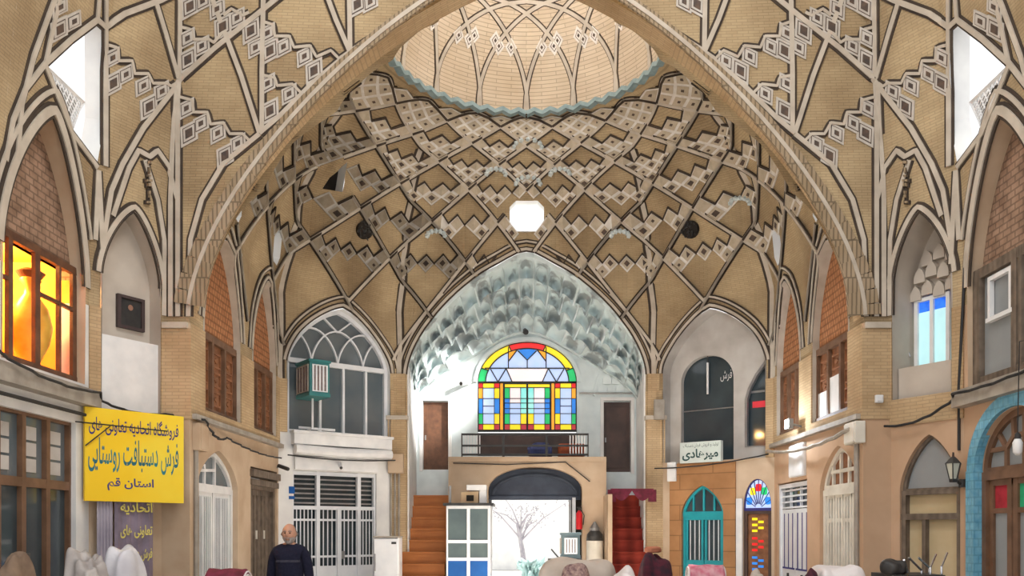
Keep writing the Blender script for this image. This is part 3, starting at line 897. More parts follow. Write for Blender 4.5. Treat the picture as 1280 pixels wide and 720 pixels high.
# ================================================================== lettering
AR = {}
for ch, base, n in (('ا', 0xFE8D, 2), ('ب', 0xFE8F, 4), ('ت', 0xFE95, 4), ('ح', 0xFEA1, 4), ('د', 0xFEA9, 2), ('ر', 0xFEAD, 2), ('س', 0xFEB1, 4), ('ش', 0xFEB5, 4),
                    ('ع', 0xFEC9, 4), ('ف', 0xFED1, 4), ('ق', 0xFED5, 4), ('گ', 0xFB92, 4), ('ل', 0xFEDD, 4), ('م', 0xFEE1, 4), ('ن', 0xFEE5, 4), ('ه', 0xFEE9, 4),
                    ('و', 0xFEED, 2), ('ی', 0xFBFC, 4), ('ک', 0xFB8E, 4), ('ز', 0xFEAF, 2), ('خ', 0xFEA5, 4), ('ج', 0xFE9D, 4)):
    AR[ch] = [chr(base + i) for i in range(n)]
def shape(t):
    out = []
    for i, c in enumerate(t):
        if c not in AR: out.append(c); continue
        prv = i > 0 and t[i - 1] in AR and len(AR[t[i - 1]]) == 4
        nxt = i < len(t) - 1 and t[i + 1] in AR and len(AR[c]) == 4
        k = 3 if prv and nxt else 2 if nxt else 1 if prv else 0
        out.append(AR[c][k])
    return ''.join(reversed(out))
def text(s, pl, s0, s1, z0, z1, d, mat, parent, name='lettering', bold=0.0, ext=.004):
    cu = bpy.data.curves.new('lettering', 'FONT'); cu.body = shape(s); cu.extrude = 0; cu.offset = bold
    o = bpy.data.objects.new('lettering', cu); COL.objects.link(o)
    me = o.evaluated_get(bpy.context.evaluated_depsgraph_get()).to_mesh()
    V = [v.co.copy() for v in me.vertices]; Fc = [tuple(p.vertices) for p in me.polygons]
    bpy.data.objects.remove(o); bpy.data.curves.remove(cu)
    if not V: return None
    x0 = min(v.x for v in V); x1 = max(v.x for v in V); y0 = min(v.y for v in V); y1 = max(v.y for v in V)
    mb = MB()
    mb.add([pl.pt(s0 + (v.x - x0) / (x1 - x0) * (s1 - s0), z0 + (v.y - y0) / (y1 - y0) * (z1 - z0), d + ext) for v in V], Fc)
    return mb.build(name, mat, parent, recalc=False)

# ================================================================== windows and doors
pm('stain_red', (.75, .02, .02), rough=.3, emit=.5); pm('stain_yellow', (.95, .72, .02), rough=.3, emit=.5); pm('stain_green', (.02, .48, .14), rough=.3, emit=.5)  # stained panes glow by themselves, standing in for sky light behind them
pm('stain_blue', (.03, .22, .72), rough=.3, emit=.5); pm('stain_orange', (.95, .38, .03), rough=.3, emit=.5); pm('stain_maroon', (.42, .03, .04), rough=.3, emit=.6)
pm('stain_clear', (.46, .56, .80), (.40, .54, .80), rough=.3, emit=.5); pm('stain_pale', (.78, .66, .64), (.70, .66, .72), rough=.3, emit=.55); pm('stain_cyan', (.16, .66, .62), (.4, .8, .74), rough=.3, emit=.5)
pm('lead', (.03, .03, .025), rough=.5)
pm('room_warm', (.85, .42, .07), (.70, .30, .04), .7, 2.0)
pm('vase_yellow', (.85, .55, .10), (.7, .38, .05), .35, 5.0)
pm('lit_cyan', (.42, .68, .70), (.38, .62, .66), emit=.5); pm('lit_blue', (.03, .16, .72), (.02, .10, .5), emit=.7, scale=14)
pm('lit_fluorescent', (.9, .95, 1), emit=3.0); pm('flood', (.85, .93, 1), emit=30.0)
pm('lit_white', (1, .98, .94), emit=1.0)
pm('teal_paint', (.02, .36, .42), (.015, .28, .34), .45, 4.0)
pm('orange_cladding', (.48, .25, .11), (.34, .17, .07), .6, 2.0, brick=(1.4, .30, .6, .012))
pm('stair_wood', (.46, .165, .045), (.38, .13, .035), .55, 2.5)
pm('stair_carpet', (.30, .045, .03), (.20, .03, .02), .95, 3.0, wave=(1.5, .6, 'X'))
pm('board_tan', (.60, .48, .30), (.50, .39, .22), .7, 2.0)
pm('cooler_grey', (.14, .20, .22), (.10, .15, .17), .5, 4.0)
pm('blue_tile', (.22, .52, .68), (.12, .38, .58), .4, 12.0, brick=(.10, .10, .75, .01))
pm('yellow_sign', (.92, .60, .02), (.90, .70, .06), .5, 1.2); pm('navy_ink', (.04, .04, .22), rough=.5); pm('green_ink', (.03, .22, .24), (.03, .12, .18), rough=.5)
pm('banner_purple', (.26, .21, .27), (.16, .13, .17), .6, 4.0); pm('banner_yellow', (.75, .66, .16), rough=.5)
pm('sign_white', (.62, .70, .66), (.55, .60, .58), .5, 5.0); pm('sign_ink', (.02, .07, .07), rough=.5)
pm('curtain_red', (.45, .03, .05), (.3, .02, .03), .8, 8.0); pm('curtain_green', (.03, .42, .20), (.02, .32, .14), .8, 8.0); pm('gate_blue', (.07, .09, .13), (.05, .06, .09), .5, 4.0)
pm('dark_frame', (.07, .05, .05), rough=.5); pm('chrome', (.6, .6, .62), (.5, .5, .52), .2, 3.0, metal=.9)
pm('teal_metal', (.05, .22, .22), (.04, .17, .18), .45, 4.0)

def glazing(pl, s0, s1, z0, z1, d, cols, rows, parent, fm, gm, fw=.05, thick=.05, pane='pane', xs=None, zs=None, pane_d=None):
    """bars and one sheet of panes"""
    mb = MB()
    xs = xs or [s0 + (s1 - s0) * i / cols for i in range(cols + 1)]
    zs = zs or [z0 + (z1 - z0) * i / rows for i in range(rows + 1)]
    for x in xs: mb.box(pl, max(s0, x - fw / 2), min(s1, x + fw / 2), z0, z1, d - thick / 2, d + thick / 2)
    for z in zs: mb.box(pl, s0, s1, max(z0, z - fw / 2), min(z1, z + fw / 2), d - thick / 2 + .004, d + thick / 2 - .004)
    f = mb.build('frame', fm, parent)
    if gm: MB().box(pl, s0, s1, z0, z1, d - .012 - .02, d - .02).build(pane, gm, parent)
    return f
def rect_frame(pl, s0, s1, z0, z1, w_, d0, d1):
    s0 += .006; s1 -= .006; z0 += .004; z1 -= .004
    return MB().strip(pl, [(s0 + w_ / 2, z0), (s0 + w_ / 2, z1)], w_, d0, d1).strip(pl, [(s1 - w_ / 2, z0), (s1 - w_ / 2, z1)], w_, d0, d1).box(pl, s0, s1, z1 - w_, z1, d0, d1)
def arched_head(pl, c, hw, zs, za, d, parent, fm, gm, spokes, w_=.05, f=arch_f, name='fanlight'):
    MB().prism(pl, arch_poly(c, hw, zs, zs + .01, za, 24, f), [], d - .03, d - .015).build('pane', gm, parent)
    mb = MB(); mb.strip(pl, arch_pts(c, hw - w_ * .4, zs, za - w_ * .4, 24, f), w_, d - .03, d + .03); mb.box(pl, c - hw, c + hw, zs - w_, zs + w_ * .5, d - .03, d + .03)
    for pts in spokes: mb.strip(pl, pts, w_ * .6, d - .02, d + .02)
    return mb.build(name, fm, parent)

# --- door 1: white arched door, left wall
pl = L_; s0, s1 = D_L1; c = (s0 + s1) / 2
e = empty('door_1', pl.pt(c, 0, -.15), **ST)
arched_head(pl, c, (s1 - s0) / 2, 2.24, 2.76, -.12, e, 'white_paint', 'grey_glass', [[(c - .28, 2.24), (c - .28, 2.56)], [(c + .12, 2.24), (c + .12, 2.72)], [(c - .75, 2.45), (c - .28, 2.47), (c + .12, 2.50)], [(c - .28, 2.5), (c - .4, 2.62)]], .07)
rect_frame(pl, s0, s1, 0, 2.24, .08, -.16, -.08).build('frame', 'white_paint', e)
for k in range(2):
    a = s0 + .08 + k * (s1 - s0 - .16) / 2; b_ = a + (s1 - s0 - .16) / 2 - .01
    lf = MB().box(pl, a, b_, .02, .70, -.15, -.10).build('leaf', 'white_paint', e)
    rect_frame(pl, a, b_, .7, 2.18, .09, -.15, -.10).box(pl, (a + b_) / 2 - .04, (a + b_) / 2 + .04, .7, 2.18, -.15, -.10).build('stile', 'white_paint', lf)
    MB().box(pl, a, b_, .7, 2.12, -.15, -.135).build('pane', 'grey_glass', lf)
    mb = MB()
    for i in range(9): x = a + .09 + (b_ - a - .18) * i / 8; mb.tube([pl.pt(x, .7, -.09), pl.pt(x, 2.1, -.09)], .009, 5)
    mb.build('bar', 'white_paint', lf)
    mb = MB(); mb.strip(pl, [(a + .12, .15), (b_ - .12, .15), (b_ - .12, .58), (a + .12, .58)], .03, -.11, -.085, True); mb.build('panel', 'white_paint', lf)
# --- door 2: grey wooden plank door, left wall
s0, s1 = D_L2
e = empty('door_2', pl.pt((s0 + s1) / 2, 0, -.15), **ST)
MB().box(pl, s0 - .04, s1 + .03, 2.50, 2.62, -.12, .06).box(pl, s0 - .02, s1 + .02, 2.36, 2.46, -.12, .03).build('lintel', 'grey_wood', e)
rect_frame(pl, s0, s1, 0, 2.4, .10, -.16, -.04).build('frame', 'grey_wood', e)
for k in range(3):
    a = s0 + .1 + k * (s1 - s0 - .2) / 3; b_ = a + (s1 - s0 - .2) / 3 - .01
    lf = MB().box(pl, a, b_, .02, 2.34, -.14, -.10).build('leaf', 'grey_wood', e)
    mb = MB(); mb.strip(pl, [(a + .08, .2), (b_ - .08, .2), (b_ - .08, 2.2), (a + .08, 2.2)], .03, -.11, -.08, True); mb.build('moulding', 'grey_wood', lf)
    MB().box(pl, a + .03, a + .06, 1.45, 1.6, -.10, -.08).build('handle', 'cream_paint', lf)
# --- door 3: white sheet-metal door with an upper grille, right wall
pl = R_; s0, s1 = D_R2
e = empty('door_3', pl.pt((s0 + s1) / 2, 0, -.12), **ST)
rect_frame(pl, s0, s1, 0, 2.42, .07, -.12, -.03).build('frame', 'white_metal', e)
MB().box(pl, s0, s1, 1.98, 2.42, -.14, -.12).build('pane', 'dark_glass', e)
mb = MB()
for i in range(5): z = 2.0 + .40 * i / 4; mb.box(pl, s0, s1, z - .015, z + .015, -.10, -.06)
for i in range(4): x = s0 + (s1 - s0) * i / 3; mb.box(pl, x - .015, x + .015, 1.98, 2.42, -.105, -.065)
mb.build('grille', 'white_metal', e)
for k in range(2):
    a = s0 + .07 + k * (s1 - s0 - .14) / 2; b_ = a + (s1 - s0 - .14) / 2 - .01
    lf = MB().box(pl, a, b_, .02, 1.97, -.12, -.07).build('leaf', 'white_metal', e)
    mb = MB()
    for q in (.18, .5, .82): x = a + (b_ - a) * q; mb.box(pl, x - .02, x + .02, .95, 1.90, -.08, -.062)
    mb.box(pl, a + .03, b_ - .03, .92, .95, -.08, -.062)
    mb.build('slot', 'navy_ink', lf)
    MB().box(pl, (a + b_) / 2 - .02, (a + b_) / 2 + .02, .55, .85, -.07, -.04).build('handle', 'black_metal', lf)
# --- door 4: cream arched folding door, right wall
s0, s1 = D_R1; c = (s0 + s1) / 2
e = empty('door_4', pl.pt(c, 0, -.12), **ST)
sp = [[(c + q, 2.26), (c + q, 2.24 + .58 * arch_f(q / .75))] for q in (-.42, -.12, .2, .45)] + [[(c - .5, 2.48), (c + .5, 2.48)]]
arched_head(pl, c, (s1 - s0) / 2, 2.24, 2.84, -.10, e, 'cream_paint', 'shutter_wood', sp, .09)
rect_frame(pl, s0, s1, 0, 2.22, .09, -.14, -.05).build('frame', 'cream_paint', e)
for k in range(4):
    a = s0 + .09 + k * (s1 - s0 - .18) / 4; b_ = a + (s1 - s0 - .18) / 4 - .01
    lf = MB().box(pl, a, b_, .02, .8, -.13, -.08).build('leaf', 'cream_paint', e)
    rect_frame(pl, a, b_, .8, 2.16, .07, -.13, -.08).box(pl, a, b_, 1.72, 1.78, -.125, -.085).build('stile', 'cream_paint', lf)
    MB().box(pl, a, b_, .8, 2.12, -.13, -.115).build('pane', 'frosted_glass', lf)
    mb = MB(); x = (a + b_) / 2; mb.box(pl, x - .025, x + .025, .8, 2.1, -.11, -.08); mb.build('bar', 'cream_paint', lf)
# --- door 5: white barred shop front, back left chamfer
pl = CL_; s0, s1 = .28, 2.0
e = empty('door_5', pl.pt(1.14, 0, -.12), **ST)
MB().box(pl, s0, s1, .75, 2.72, -.2, -.18).build('pane', 'dark_glass', e)
zt = 2.03; X = [s0, .80, 1.65, s1]
mb = MB()
for x in X: mb.box(pl, x - .035, x + .035, 0, 2.72, -.13, -.05)
for z in (zt, 2.68): mb.box(pl, s0, s1, z - .035, z + .035, -.125, -.055)
mb.box(pl, 1.19, 1.27, 0, zt, -.13, -.04); mb.build('frame', 'white_metal', e)
mb = MB()
for i in range(1, 7): z = zt + (2.66 - zt) * i / 7; mb.box(pl, s0, s1, z - .014, z + .014, -.15, -.12)
mb.build('louvre', 'grey_metal', e)
for a, b_ in ((s0 + .035, X[1] - .035), (X[1] + .035, 1.19), (1.27, X[2] - .035), (X[2] + .035, s1 - .035)):
    lf = MB().box(pl, a, b_, .02, .92, -.12, -.08).build('leaf', 'white_metal', e)
    mb = MB(); k = max(4, int((b_ - a) / .075))
    for i in range(k + 1): x = a + (b_ - a) * i / k; mb.tube([pl.pt(x, .92, -.10), pl.pt(x, zt, -.10)], .012, 5)
    for z in (1.10, 1.80): mb.box(pl, a, b_, z - .02, z + .02, -.11, -.075)
    mb.build('bar', 'white_metal', lf)
MB().box(pl, 1.27, 1.33, 1.05, 1.2, -.08, -.03).build('lock', 'grey_metal', e)
# white fascia and rolled awning over it
MB().box(pl, .24, 2.26, 3.20, 3.42, -.02, .16).box(pl, .22, 2.28, 3.40, 3.45, -.02, .20).build('fascia', 'white_paint', wall_cl)
mb = MB(); mb.tube([pl.pt(.26, 3.10, .14), pl.pt(1.2, 3.07, .15), pl.pt(2.24, 3.10, .14)], .10, 10); mb.box(pl, .3, 2.0, 2.74, 2.98, 0, .06)
aw = mb.build('rolled_awning', 'white_paint', None, label='rolled white awning above the white barred shop front', cat='awning')
# --- window 5: white arched window with crossing glazing bars, over door 5
b = BAYS['CL']; e = empty('window_5', pl.pt(b.c, b.zb, -.12), **ST)
MB().prism(pl, arch_poly(b.c, b.hw, b.zb, b.zs, b.za, 28), [], -.18, -.165).build('pane', 'grey_glass', e)
reveal(b, .18, 'white_plaster', e)
zt = 4.79; mb = MB(); mb.strip(pl, arch_pts(b.c, b.hw - .04, b.zs, b.za - .05, 32), .08, -.17, -.08)
for x, w_ in ((b.s0 + .04, .08), (.86, .045), (1.34, .045), (1.82, .045), (b.s1 - .04, .08)): mb.box(pl, x - w_ / 2, x + w_ / 2, b.zb, zt, -.165, -.09)
mb.box(pl, b.s0, b.s1, zt - .045, zt + .045, -.17, -.085); mb.box(pl, b.s0, b.s1, b.zb, b.zb + .07, -.17, -.06)
sp_ = (b.s1 - b.s0) / 4
for k in range(-1, 4):
    ctr = b.s0 + sp_ * (k + 1); seg = []
    for x, z in arch_pts(ctr, sp_, zt, zt + .66, 20, lambda q: max(0, 1 - abs(q) ** 1.9) ** .6):
        inside = b.s0 < x < b.s1 and z < b.z(x) - .03
        if inside: seg.append((x, z))
        elif len(seg) > 1: mb.strip(pl, seg, .028, -.16, -.11); seg = []
        else: seg = []
    if len(seg) > 1: mb.strip(pl, seg, .028, -.16, -.11)
for sx in (-1, 1):
    seg = [(b.c + sx * q, zt + .66 + (.30 - q) * -.0 + .0 + q * .85 - .02) for q in (0, .1, .2, .3, .36)]
    seg = [(x, z) for x, z in seg if z < b.z(x) - .02]
    if len(seg) > 1: mb.strip(pl, seg, .028, -.16, -.11)
mb.build('frame', 'white_metal', e)
# --- niche over the teal shop: grey recess with two dark arched windows
pl = CR_; b = BAYS['CR']; e = empty('window_6', pl.pt(b.c, b.zb, -.3), **ST)
wa = arch_poly(.98, .56, b.zb + .02, 4.55, 5.05, 24, lambda q: max(0, 1 - abs(q) ** 2.1) ** .5); wb = [(1.80, 3.2), (2.26, 3.2), (2.26, 4.85), (2.2, 4.8), (2.0, 4.55), (1.86, 4.3), (1.80, 4.1)]
MB().prism(pl, arch_poly(b.c, b.hw, b.zb, b.zs, b.za, 28), [wa, wb], -.42, -.30).build('recess', 'grey_plaster', e)
reveal(b, .30, 'grey_plaster', e)
MB().box(pl, .3, 1.6, b.zb, 5.2, -.44, -.42).box(pl, 1.7, 2.3, 3.1, 5.0, -.44, -.42).build('pane', 'dark_glass', e)
mb = MB(); mb.strip(pl, [(.42, 4.0), (1.54, 4.0)], .02, -.42, -.40); mb.strip(pl, wb, .05, -.36, -.28, True); mb.strip(pl, [(1.8, 4.25), (2.26, 4.25)], .04, -.42, -.38); mb.build('frame', 'grey_metal', e)
text('فرش', pl, 1.22, 1.46, 4.52, 4.74, -.41, 'white_paint', e)
MB().box(pl, 1.88, 2.18, 3.95, 4.07, -.415, -.405).build('sticker', 'stain_maroon', e)
t = empty('tube_lamp', pl.pt(.97, 4.9, -.37), 'thin white tube lamp hanging in the dark arched window above the white shop sign', 'lamp')
mb = MB(); mb.tube([pl.pt(.97, 4.30, -.36), pl.pt(.97, 4.92, -.36)], .022, 8); mb.build('tube', 'white_paint', t); MB().tube([pl.pt(.97, 4.92, -.36), pl.pt(.97, 5.06, -.36)], .01, 5).build('cord', 'cable_black', t)
# --- door 6: teal arched door ; timber-look cladding round it
MB().prism(pl, [(.34, 0), (1.72, 0), (1.72, 2.92), (.34, 2.92)], [arch_poly(1.04, .44, .001, 1.93, 2.47)], -.02, .04).build('cladding', 'orange_cladding', wall_cr)
e = empty('door_6', pl.pt(1.04, 0, -.1), **ST)
c = 1.04; sp = [[(c + q, 1.98), (c + q, 1.93 + .52 * arch_f(q / .44))] for q in (-.22, 0, .22)] + [[(c - .42, 2.10), (c + .42, 2.10)]]
arched_head(pl, c, .44, 1.93, 2.47, -.06, e, 'teal_paint', 'dark_glass', [s for s in sp[:3]], .06)
MB().box(pl, .6, 1.48, 1.83, 1.97, -.10, -.04).build('rail', 'teal_paint', e)
rect_frame(pl, .6, 1.48, 0, 1.86, .05, -.10, -.03).build('frame', 'teal_paint', e)
for k in range(2):
    a = .65 + k * .40; b_ = a + .385
    lf = MB().box(pl, a, b_, .02, 1.02, -.09, -.05).build('leaf', 'teal_paint', e)
    rect_frame(pl, a, b_, 1.02, 1.85, .045, -.09, -.05).build('stile', 'teal_paint', lf)
    MB().box(pl, a, b_, 1.02, 1.83, -.09, -.08).build('pane', 'dark_glass', lf)
    mb = MB()
    for q in (.25, .5, .75): x = a + .385 * q; mb.tube([pl.pt(x, 1.02, -.06), pl.pt(x, 1.83, -.06)], .012, 5)
    mb.build('bar', 'white_metal', lf)
# --- door 7: dark door under a coloured half-round fanlight
e = empty('door_7', pl.pt(2.14, 0, -.1), **ST); c = 2.14
MB().box(pl, 1.74, 1.86, 0, 2.2, 0, .05).build('post', 'white_paint', e)
mb = MB()
cols = ['stain_blue', 'stain_yellow', 'stain_red', 'stain_green', 'stain_blue']
MB().prism(pl, arch_poly(c, .27, 2.0, 2.02, 2.56, 24, round_f), [], -.08, -.065).build('pane', 'stain_clear', e)
for k, cm in enumerate(cols):
    a = pi * (.1 + .2 * k); x, z = c - .19 * cos(a), 2.04 + .36 * sin(a); mp = MB()
    mp.prism(pl, [(x + .07 * cos(j * pi / 4) * (1 if j % 2 else .8), z + .09 * sin(j * pi / 4) * (1 if j % 2 else .8)) for j in range(8)], [], -.065, -.055); mp.build('flower_pane', cm, e)
mb.strip(pl, arch_pts(c, .27, 2.02, 2.56, 24, round_f), .035, -.09, -.03); mb.box(pl, 1.87, 2.41, 1.96, 2.02, -.09, -.03)
for k in range(1, 10): a = pi * k / 10; mb.strip(pl, [(c - .06 * cos(a), 2.02 + .08 * sin(a)), (c - .27 * cos(a), 2.02 + .53 * sin(a))], .010, -.07, -.045)
mb.build('fanlight', 'navy_ink', e)
rect_frame(pl, 1.87, 2.41, 0, 1.97, .06, -.10, -.02).build('frame', 'door_dark', e)
lf = MB().box(pl, 1.93, 2.35, .02, 1.92, -.10, -.06).build('leaf', 'shutter_wood', e)
for k, cm in enumerate(('stain_blue', 'stain_red', 'stain_yellow')):
    z = .85 + k * .36; mp = MB()
    for j in range(5): mp.box(pl, 2.02 + (j % 2) * .12, 2.12 + (j % 2) * .12, z + j * .055, z + j * .055 + .045, -.06, -.045)
    mp.build('pane', cm, lf)
# --- front left: brown glazed shop front, white band, lit upper window
pl = SL_
e = empty('door_8', pl.pt(4.4, 0, -.1), **ST)
glazing(pl, 2.6, 6.2, 2.15, 2.90, -.10, 8, 1, e, 'brown_frame', 'grey_glass', .07, .08, xs=[2.6, 3.0, 3.5, 4.0, 4.42, 4.8, 5.25, 5.72, 6.2])
glazing(pl, 2.6, 6.2, .02, 2.15, -.10, 8, 1, e, 'brown_frame', 'dark_glass', .08, .08, xs=[2.6, 3.0, 3.5, 4.0, 4.42, 4.8, 5.25, 5.72, 6.2], zs=[.05, .35, 2.12])
MB().box(pl, 5.22, 5.30, 1.15, 1.35, -.06, -.02).build('lock', 'black_metal', e)
mb = MB()
for x in (4.95, 5.45, 5.95):
    for k in range(3): mb.box(pl, x - .13, x + .10, 2.25 + k * .18, 2.40 + k * .18, -.115, -.105)
mb.build('label_sheet', 'grey_plaster', e)
b = BAYS['SL']; e = empty('window_7', pl.pt(b.c, b.zb, -.1), **ST)
zt = 4.82; MB().prism(pl, [(b.s1, zt)] + arch_pts(b.c, b.hw, b.zs, b.za, 32)[1:-1] + [(b.s0, zt)], [], -.3, -.16).build('tympanum', 'mud_brick', e)
reveal(b, .16, 'wall_plaster', e)
mb = MB()
for x, w_ in ((b.s0 + .04, .08), (5.06, .08), (5.56, .10), (6.02, .04), (b.s1 - .05, .10)): mb.box(pl, x - w_ / 2, x + w_ / 2, b.zb, zt, -.13, -.09)
for z in (b.zb + .04, zt - .04): mb.box(pl, b.s0, b.s1, z - .045, z + .045, -.135, -.085)
mb.box(pl, 5.58, 6.3, 4.28, 4.32, -.13, -.09); mb.box(pl, 4.74, 5.02, 4.28, 4.32, -.13, -.09)
mb.build('frame', 'dark_wood', e)
# the warm lit room behind it
mb = MB(); mb.box(pl, b.s0 - .2, b.s1 + .12, 3.3, 5.0, -1.5, -1.45); mb.box(pl, b.s0 - .2, b.s1 + .12, 3.3, 3.38, -1.5, -.2); mb.box(pl, b.s0 - .2, b.s1 + .12, 4.93, 5.0, -1.5, -.2)
mb.box(pl, b.s0 - .25, b.s0 - .2, 3.3, 5.0, -1.5, -.2); mb.box(pl, b.s1 + .07, b.s1 + .12, 3.3, 5.0, -1.5, -.2); mb.build('wall_lit_room', 'room_warm', **ST)
light('lit_room_lamp', 'POINT', pl.pt(5.75, 4.75, -.9), 110, (1, .62, .22), .1)
vp = pl.pt(5.98, 3.385, -.42)
t = empty('vase', vp, 'tall yellow double gourd vase glowing in the lit upper window', 'vase')
zz = [(0.001, .05), (.14, .05), (.17, .10), (.10, .20), (.20, .42), (.235, .62), (.19, .84), (.08, 1.0), (.06, 1.10), (.12, 1.17), (.10, 1.2)]
MB().lathe(vp, zz, 24).build('body', 'vase_yellow', t, smooth=True)
MB().lathe(vp, [(.11, 1.19), (.16, 1.26), (.10, 1.30)], 24).build('rim', 'dark_wood', t)
MB().lathe(vp, [(.20, .0), (.20, .05), (.15, .06)], 24).build('stand', 'dark_wood', t)
# window next along the same wall, seen only from the side
for (bn, p_, idx, nm) in (('SL2', SL_, 12, 'dark_wood'), ('SR2', SR_, 13, 'grey_wood')):
    b = BAYS[bn]; e = empty('window_%d' % idx, p_.pt(b.c, b.zb, -.1), **ST)
    MB().prism(p_, [(b.s1, zt)] + arch_pts(b.c, b.hw, b.zs, b.za, 32)[1:-1] + [(b.s0, zt)], [], -.3, -.16).build('tympanum', 'mud_brick', e)
    glazing(p_, b.s0, b.s1, b.zb, zt, -.1, 3, 1, e, nm, 'dark_glass', .1)
# --- front right: brown framed window, arched door with blue tile surround, arched shop window
pl = SR_; b = BAYS['SR']; e = empty('window_8', pl.pt(b.c, b.zb, -.1), **ST); zt = 4.78
MB().prism(pl, [(b.s1, zt)] + arch_pts(b.c, b.hw, b.zs, b.za, 32)[1:-1] + [(b.s0, zt)], [], -.3, -.16).build('tympanum', 'mud_brick', e)
reveal(b, .16, 'wall_plaster', e)
mb = MB()
for x, w_ in ((b.s0 + .08, .16), (.98, .10), (1.10, .06), (b.s1 - .05, .1)): mb.box(pl, x - w_ / 2, x + w_ / 2, b.zb, zt, -.15, -.05)
for z in (b.zb + .04, zt - .06): mb.box(pl, b.s0, b.s1, z - .06, z + .06, -.145, -.055)
mb.build('frame', 'grey_wood', e)
MB().box(pl, b.s0, b.s1, b.zb, zt, -.13, -.12).build('pane', 'frosted_glass', e)
rect_frame(pl, .42, .92, 4.10, 4.62, .05, -.11, -.06).box(pl, .40, .95, 4.08, 4.13, -.11, -.05).build('vent_sash', 'white_paint', e)
e = empty('door_9', pl.pt(1.12, 0, -.1), **ST); c = 1.12
arched_head(pl, c, .80, 2.30, 2.98, -.10, e, 'brown_frame', 'frosted_glass', [[(c - .35, 2.3), (c - .35, 2.55), (c - .20, 2.68), (c, 2.68)], [(c - .35, 2.55), (c - .5, 2.72)], [(c - .2, 2.68), (c - .22, 2.9)], [(c - .35, 2.55), (c - .75, 2.55)], [(c + .35, 2.3), (c + .35, 2.9)], [(c, 2.3), (c, 2.95)]], .09, round_f)
rect_frame(pl, .32, 1.92, 0, 2.30, .10, -.16, -.04).build('frame', 'brown_frame', e)
for k in range(3):
    a = .42 + k * .50; b_ = a + .48
    lf = rect_frame(pl, a, b_, .05, 2.22, .09, -.14, -.08).box(pl, a, b_, .02, .12, -.14, -.08).box(pl, a, b_, 1.80, 1.86, -.14, -.08).box(pl, a, b_, .98, 1.03, -.14, -.08).build('leaf', 'brown_frame', e)
    MB().box(pl, a + .08, b_ - .08, 1.03, 1.80, -.12, -.11).build('pane', 'frosted_glass', lf)
    MB().box(pl, a + .08, b_ - .08, 1.86, 2.16, -.12, -.105).build('top_pane', 'curtain_red' if k % 2 == 0 else 'curtain_green', lf)
    MB().box(pl, a + .08, b_ - .08, .10, .98, -.12, -.105).build('low_pane', 'curtain_green' if k % 2 == 0 else 'curtain_red', lf)
mb = MB(); mb.strip(pl, arch_pts(c, .88, 2.30, 3.07, 32, round_f), .17, -.05, .05)
mb.box(pl, c - .965, c - .785, 0, 2.32, -.05, .06); mb.box(pl, c + .785, c + .965, 0, 2.32, -.05, .06); mb.build('tile_surround', 'blue_tile', e)
pl = FR_; e = empty('window_9', pl.pt(.585, .35, -.1), **ST); c = .585
arched_head(pl, c, .42, 2.13, 2.84, -.10, e, 'grey_wood', 'frosted_glass', [], .05)
rect_frame(pl, .165, 1.005, .35, 2.13, .06, -.15, -.03).box(pl, .165, 1.005, 1.74, 1.82, -.15, -.03).box(pl, .165, 1.005, .35, .9, -.15, -.05).box(pl, .46, .51, .9, 1.74, -.15, -.04).build('frame', 'grey_wood', e)
MB().box(pl, .2, .98, .9, 1.74, -.14, -.12).box(pl, .2, .98, 1.82, 2.1, -.14, -.12).build('board', 'board_tan', e)
# niche window with blue top lights on the right
e = empty('window_10', pl.pt(.66, 3.6, -.42), **ST)
nb = pl.off(-.45); a0, _ = nb.px(1145, 400); a1, _ = nb.px(1190, 400); z0 = nb.px(1166, 456)[1]; z1 = nb.px(1166, 370)[1]; zm = nb.px(1166, 388)[1]
rect_frame(pl, a0, a1, z0, z1, .05, -.46, -.40).box(pl, (a0 + a1) / 2 - .025, (a0 + a1) / 2 + .025, z0, z1, -.46, -.40).build('frame', 'white_paint', e)
MB().box(pl, a0, a1, z0, zm, -.45, -.44).build('pane', 'lit_cyan', e); MB().box(pl, a0, a1, zm, z1, -.45, -.44).build('top_pane', 'lit_blue', e)
mb = MB(); mb.box(pl, .08, .9, 3.36, 3.78, -.44, -.10); mb.build('niche_parapet', 'niche_plaster', wall_fr)
# scalloped stucco in the head of that niche
b = BAYS['FR']; mb = MB()
for r in range(3):
    k = 5 - r
    for i in range(k):
        x = b.c + (i - (k - 1) / 2) * .17; z = 4.72 + r * .22 + (.05 if i % 2 else 0)
        if z + .2 < b.z(x): mb.prism(pl, arch_poly(x, .08, z, z + .06, z + .2, 10), [], -.45, -.37 + .04 * (r % 2))
mb.build('stucco_scallop', 'niche_plaster', wall_fr)

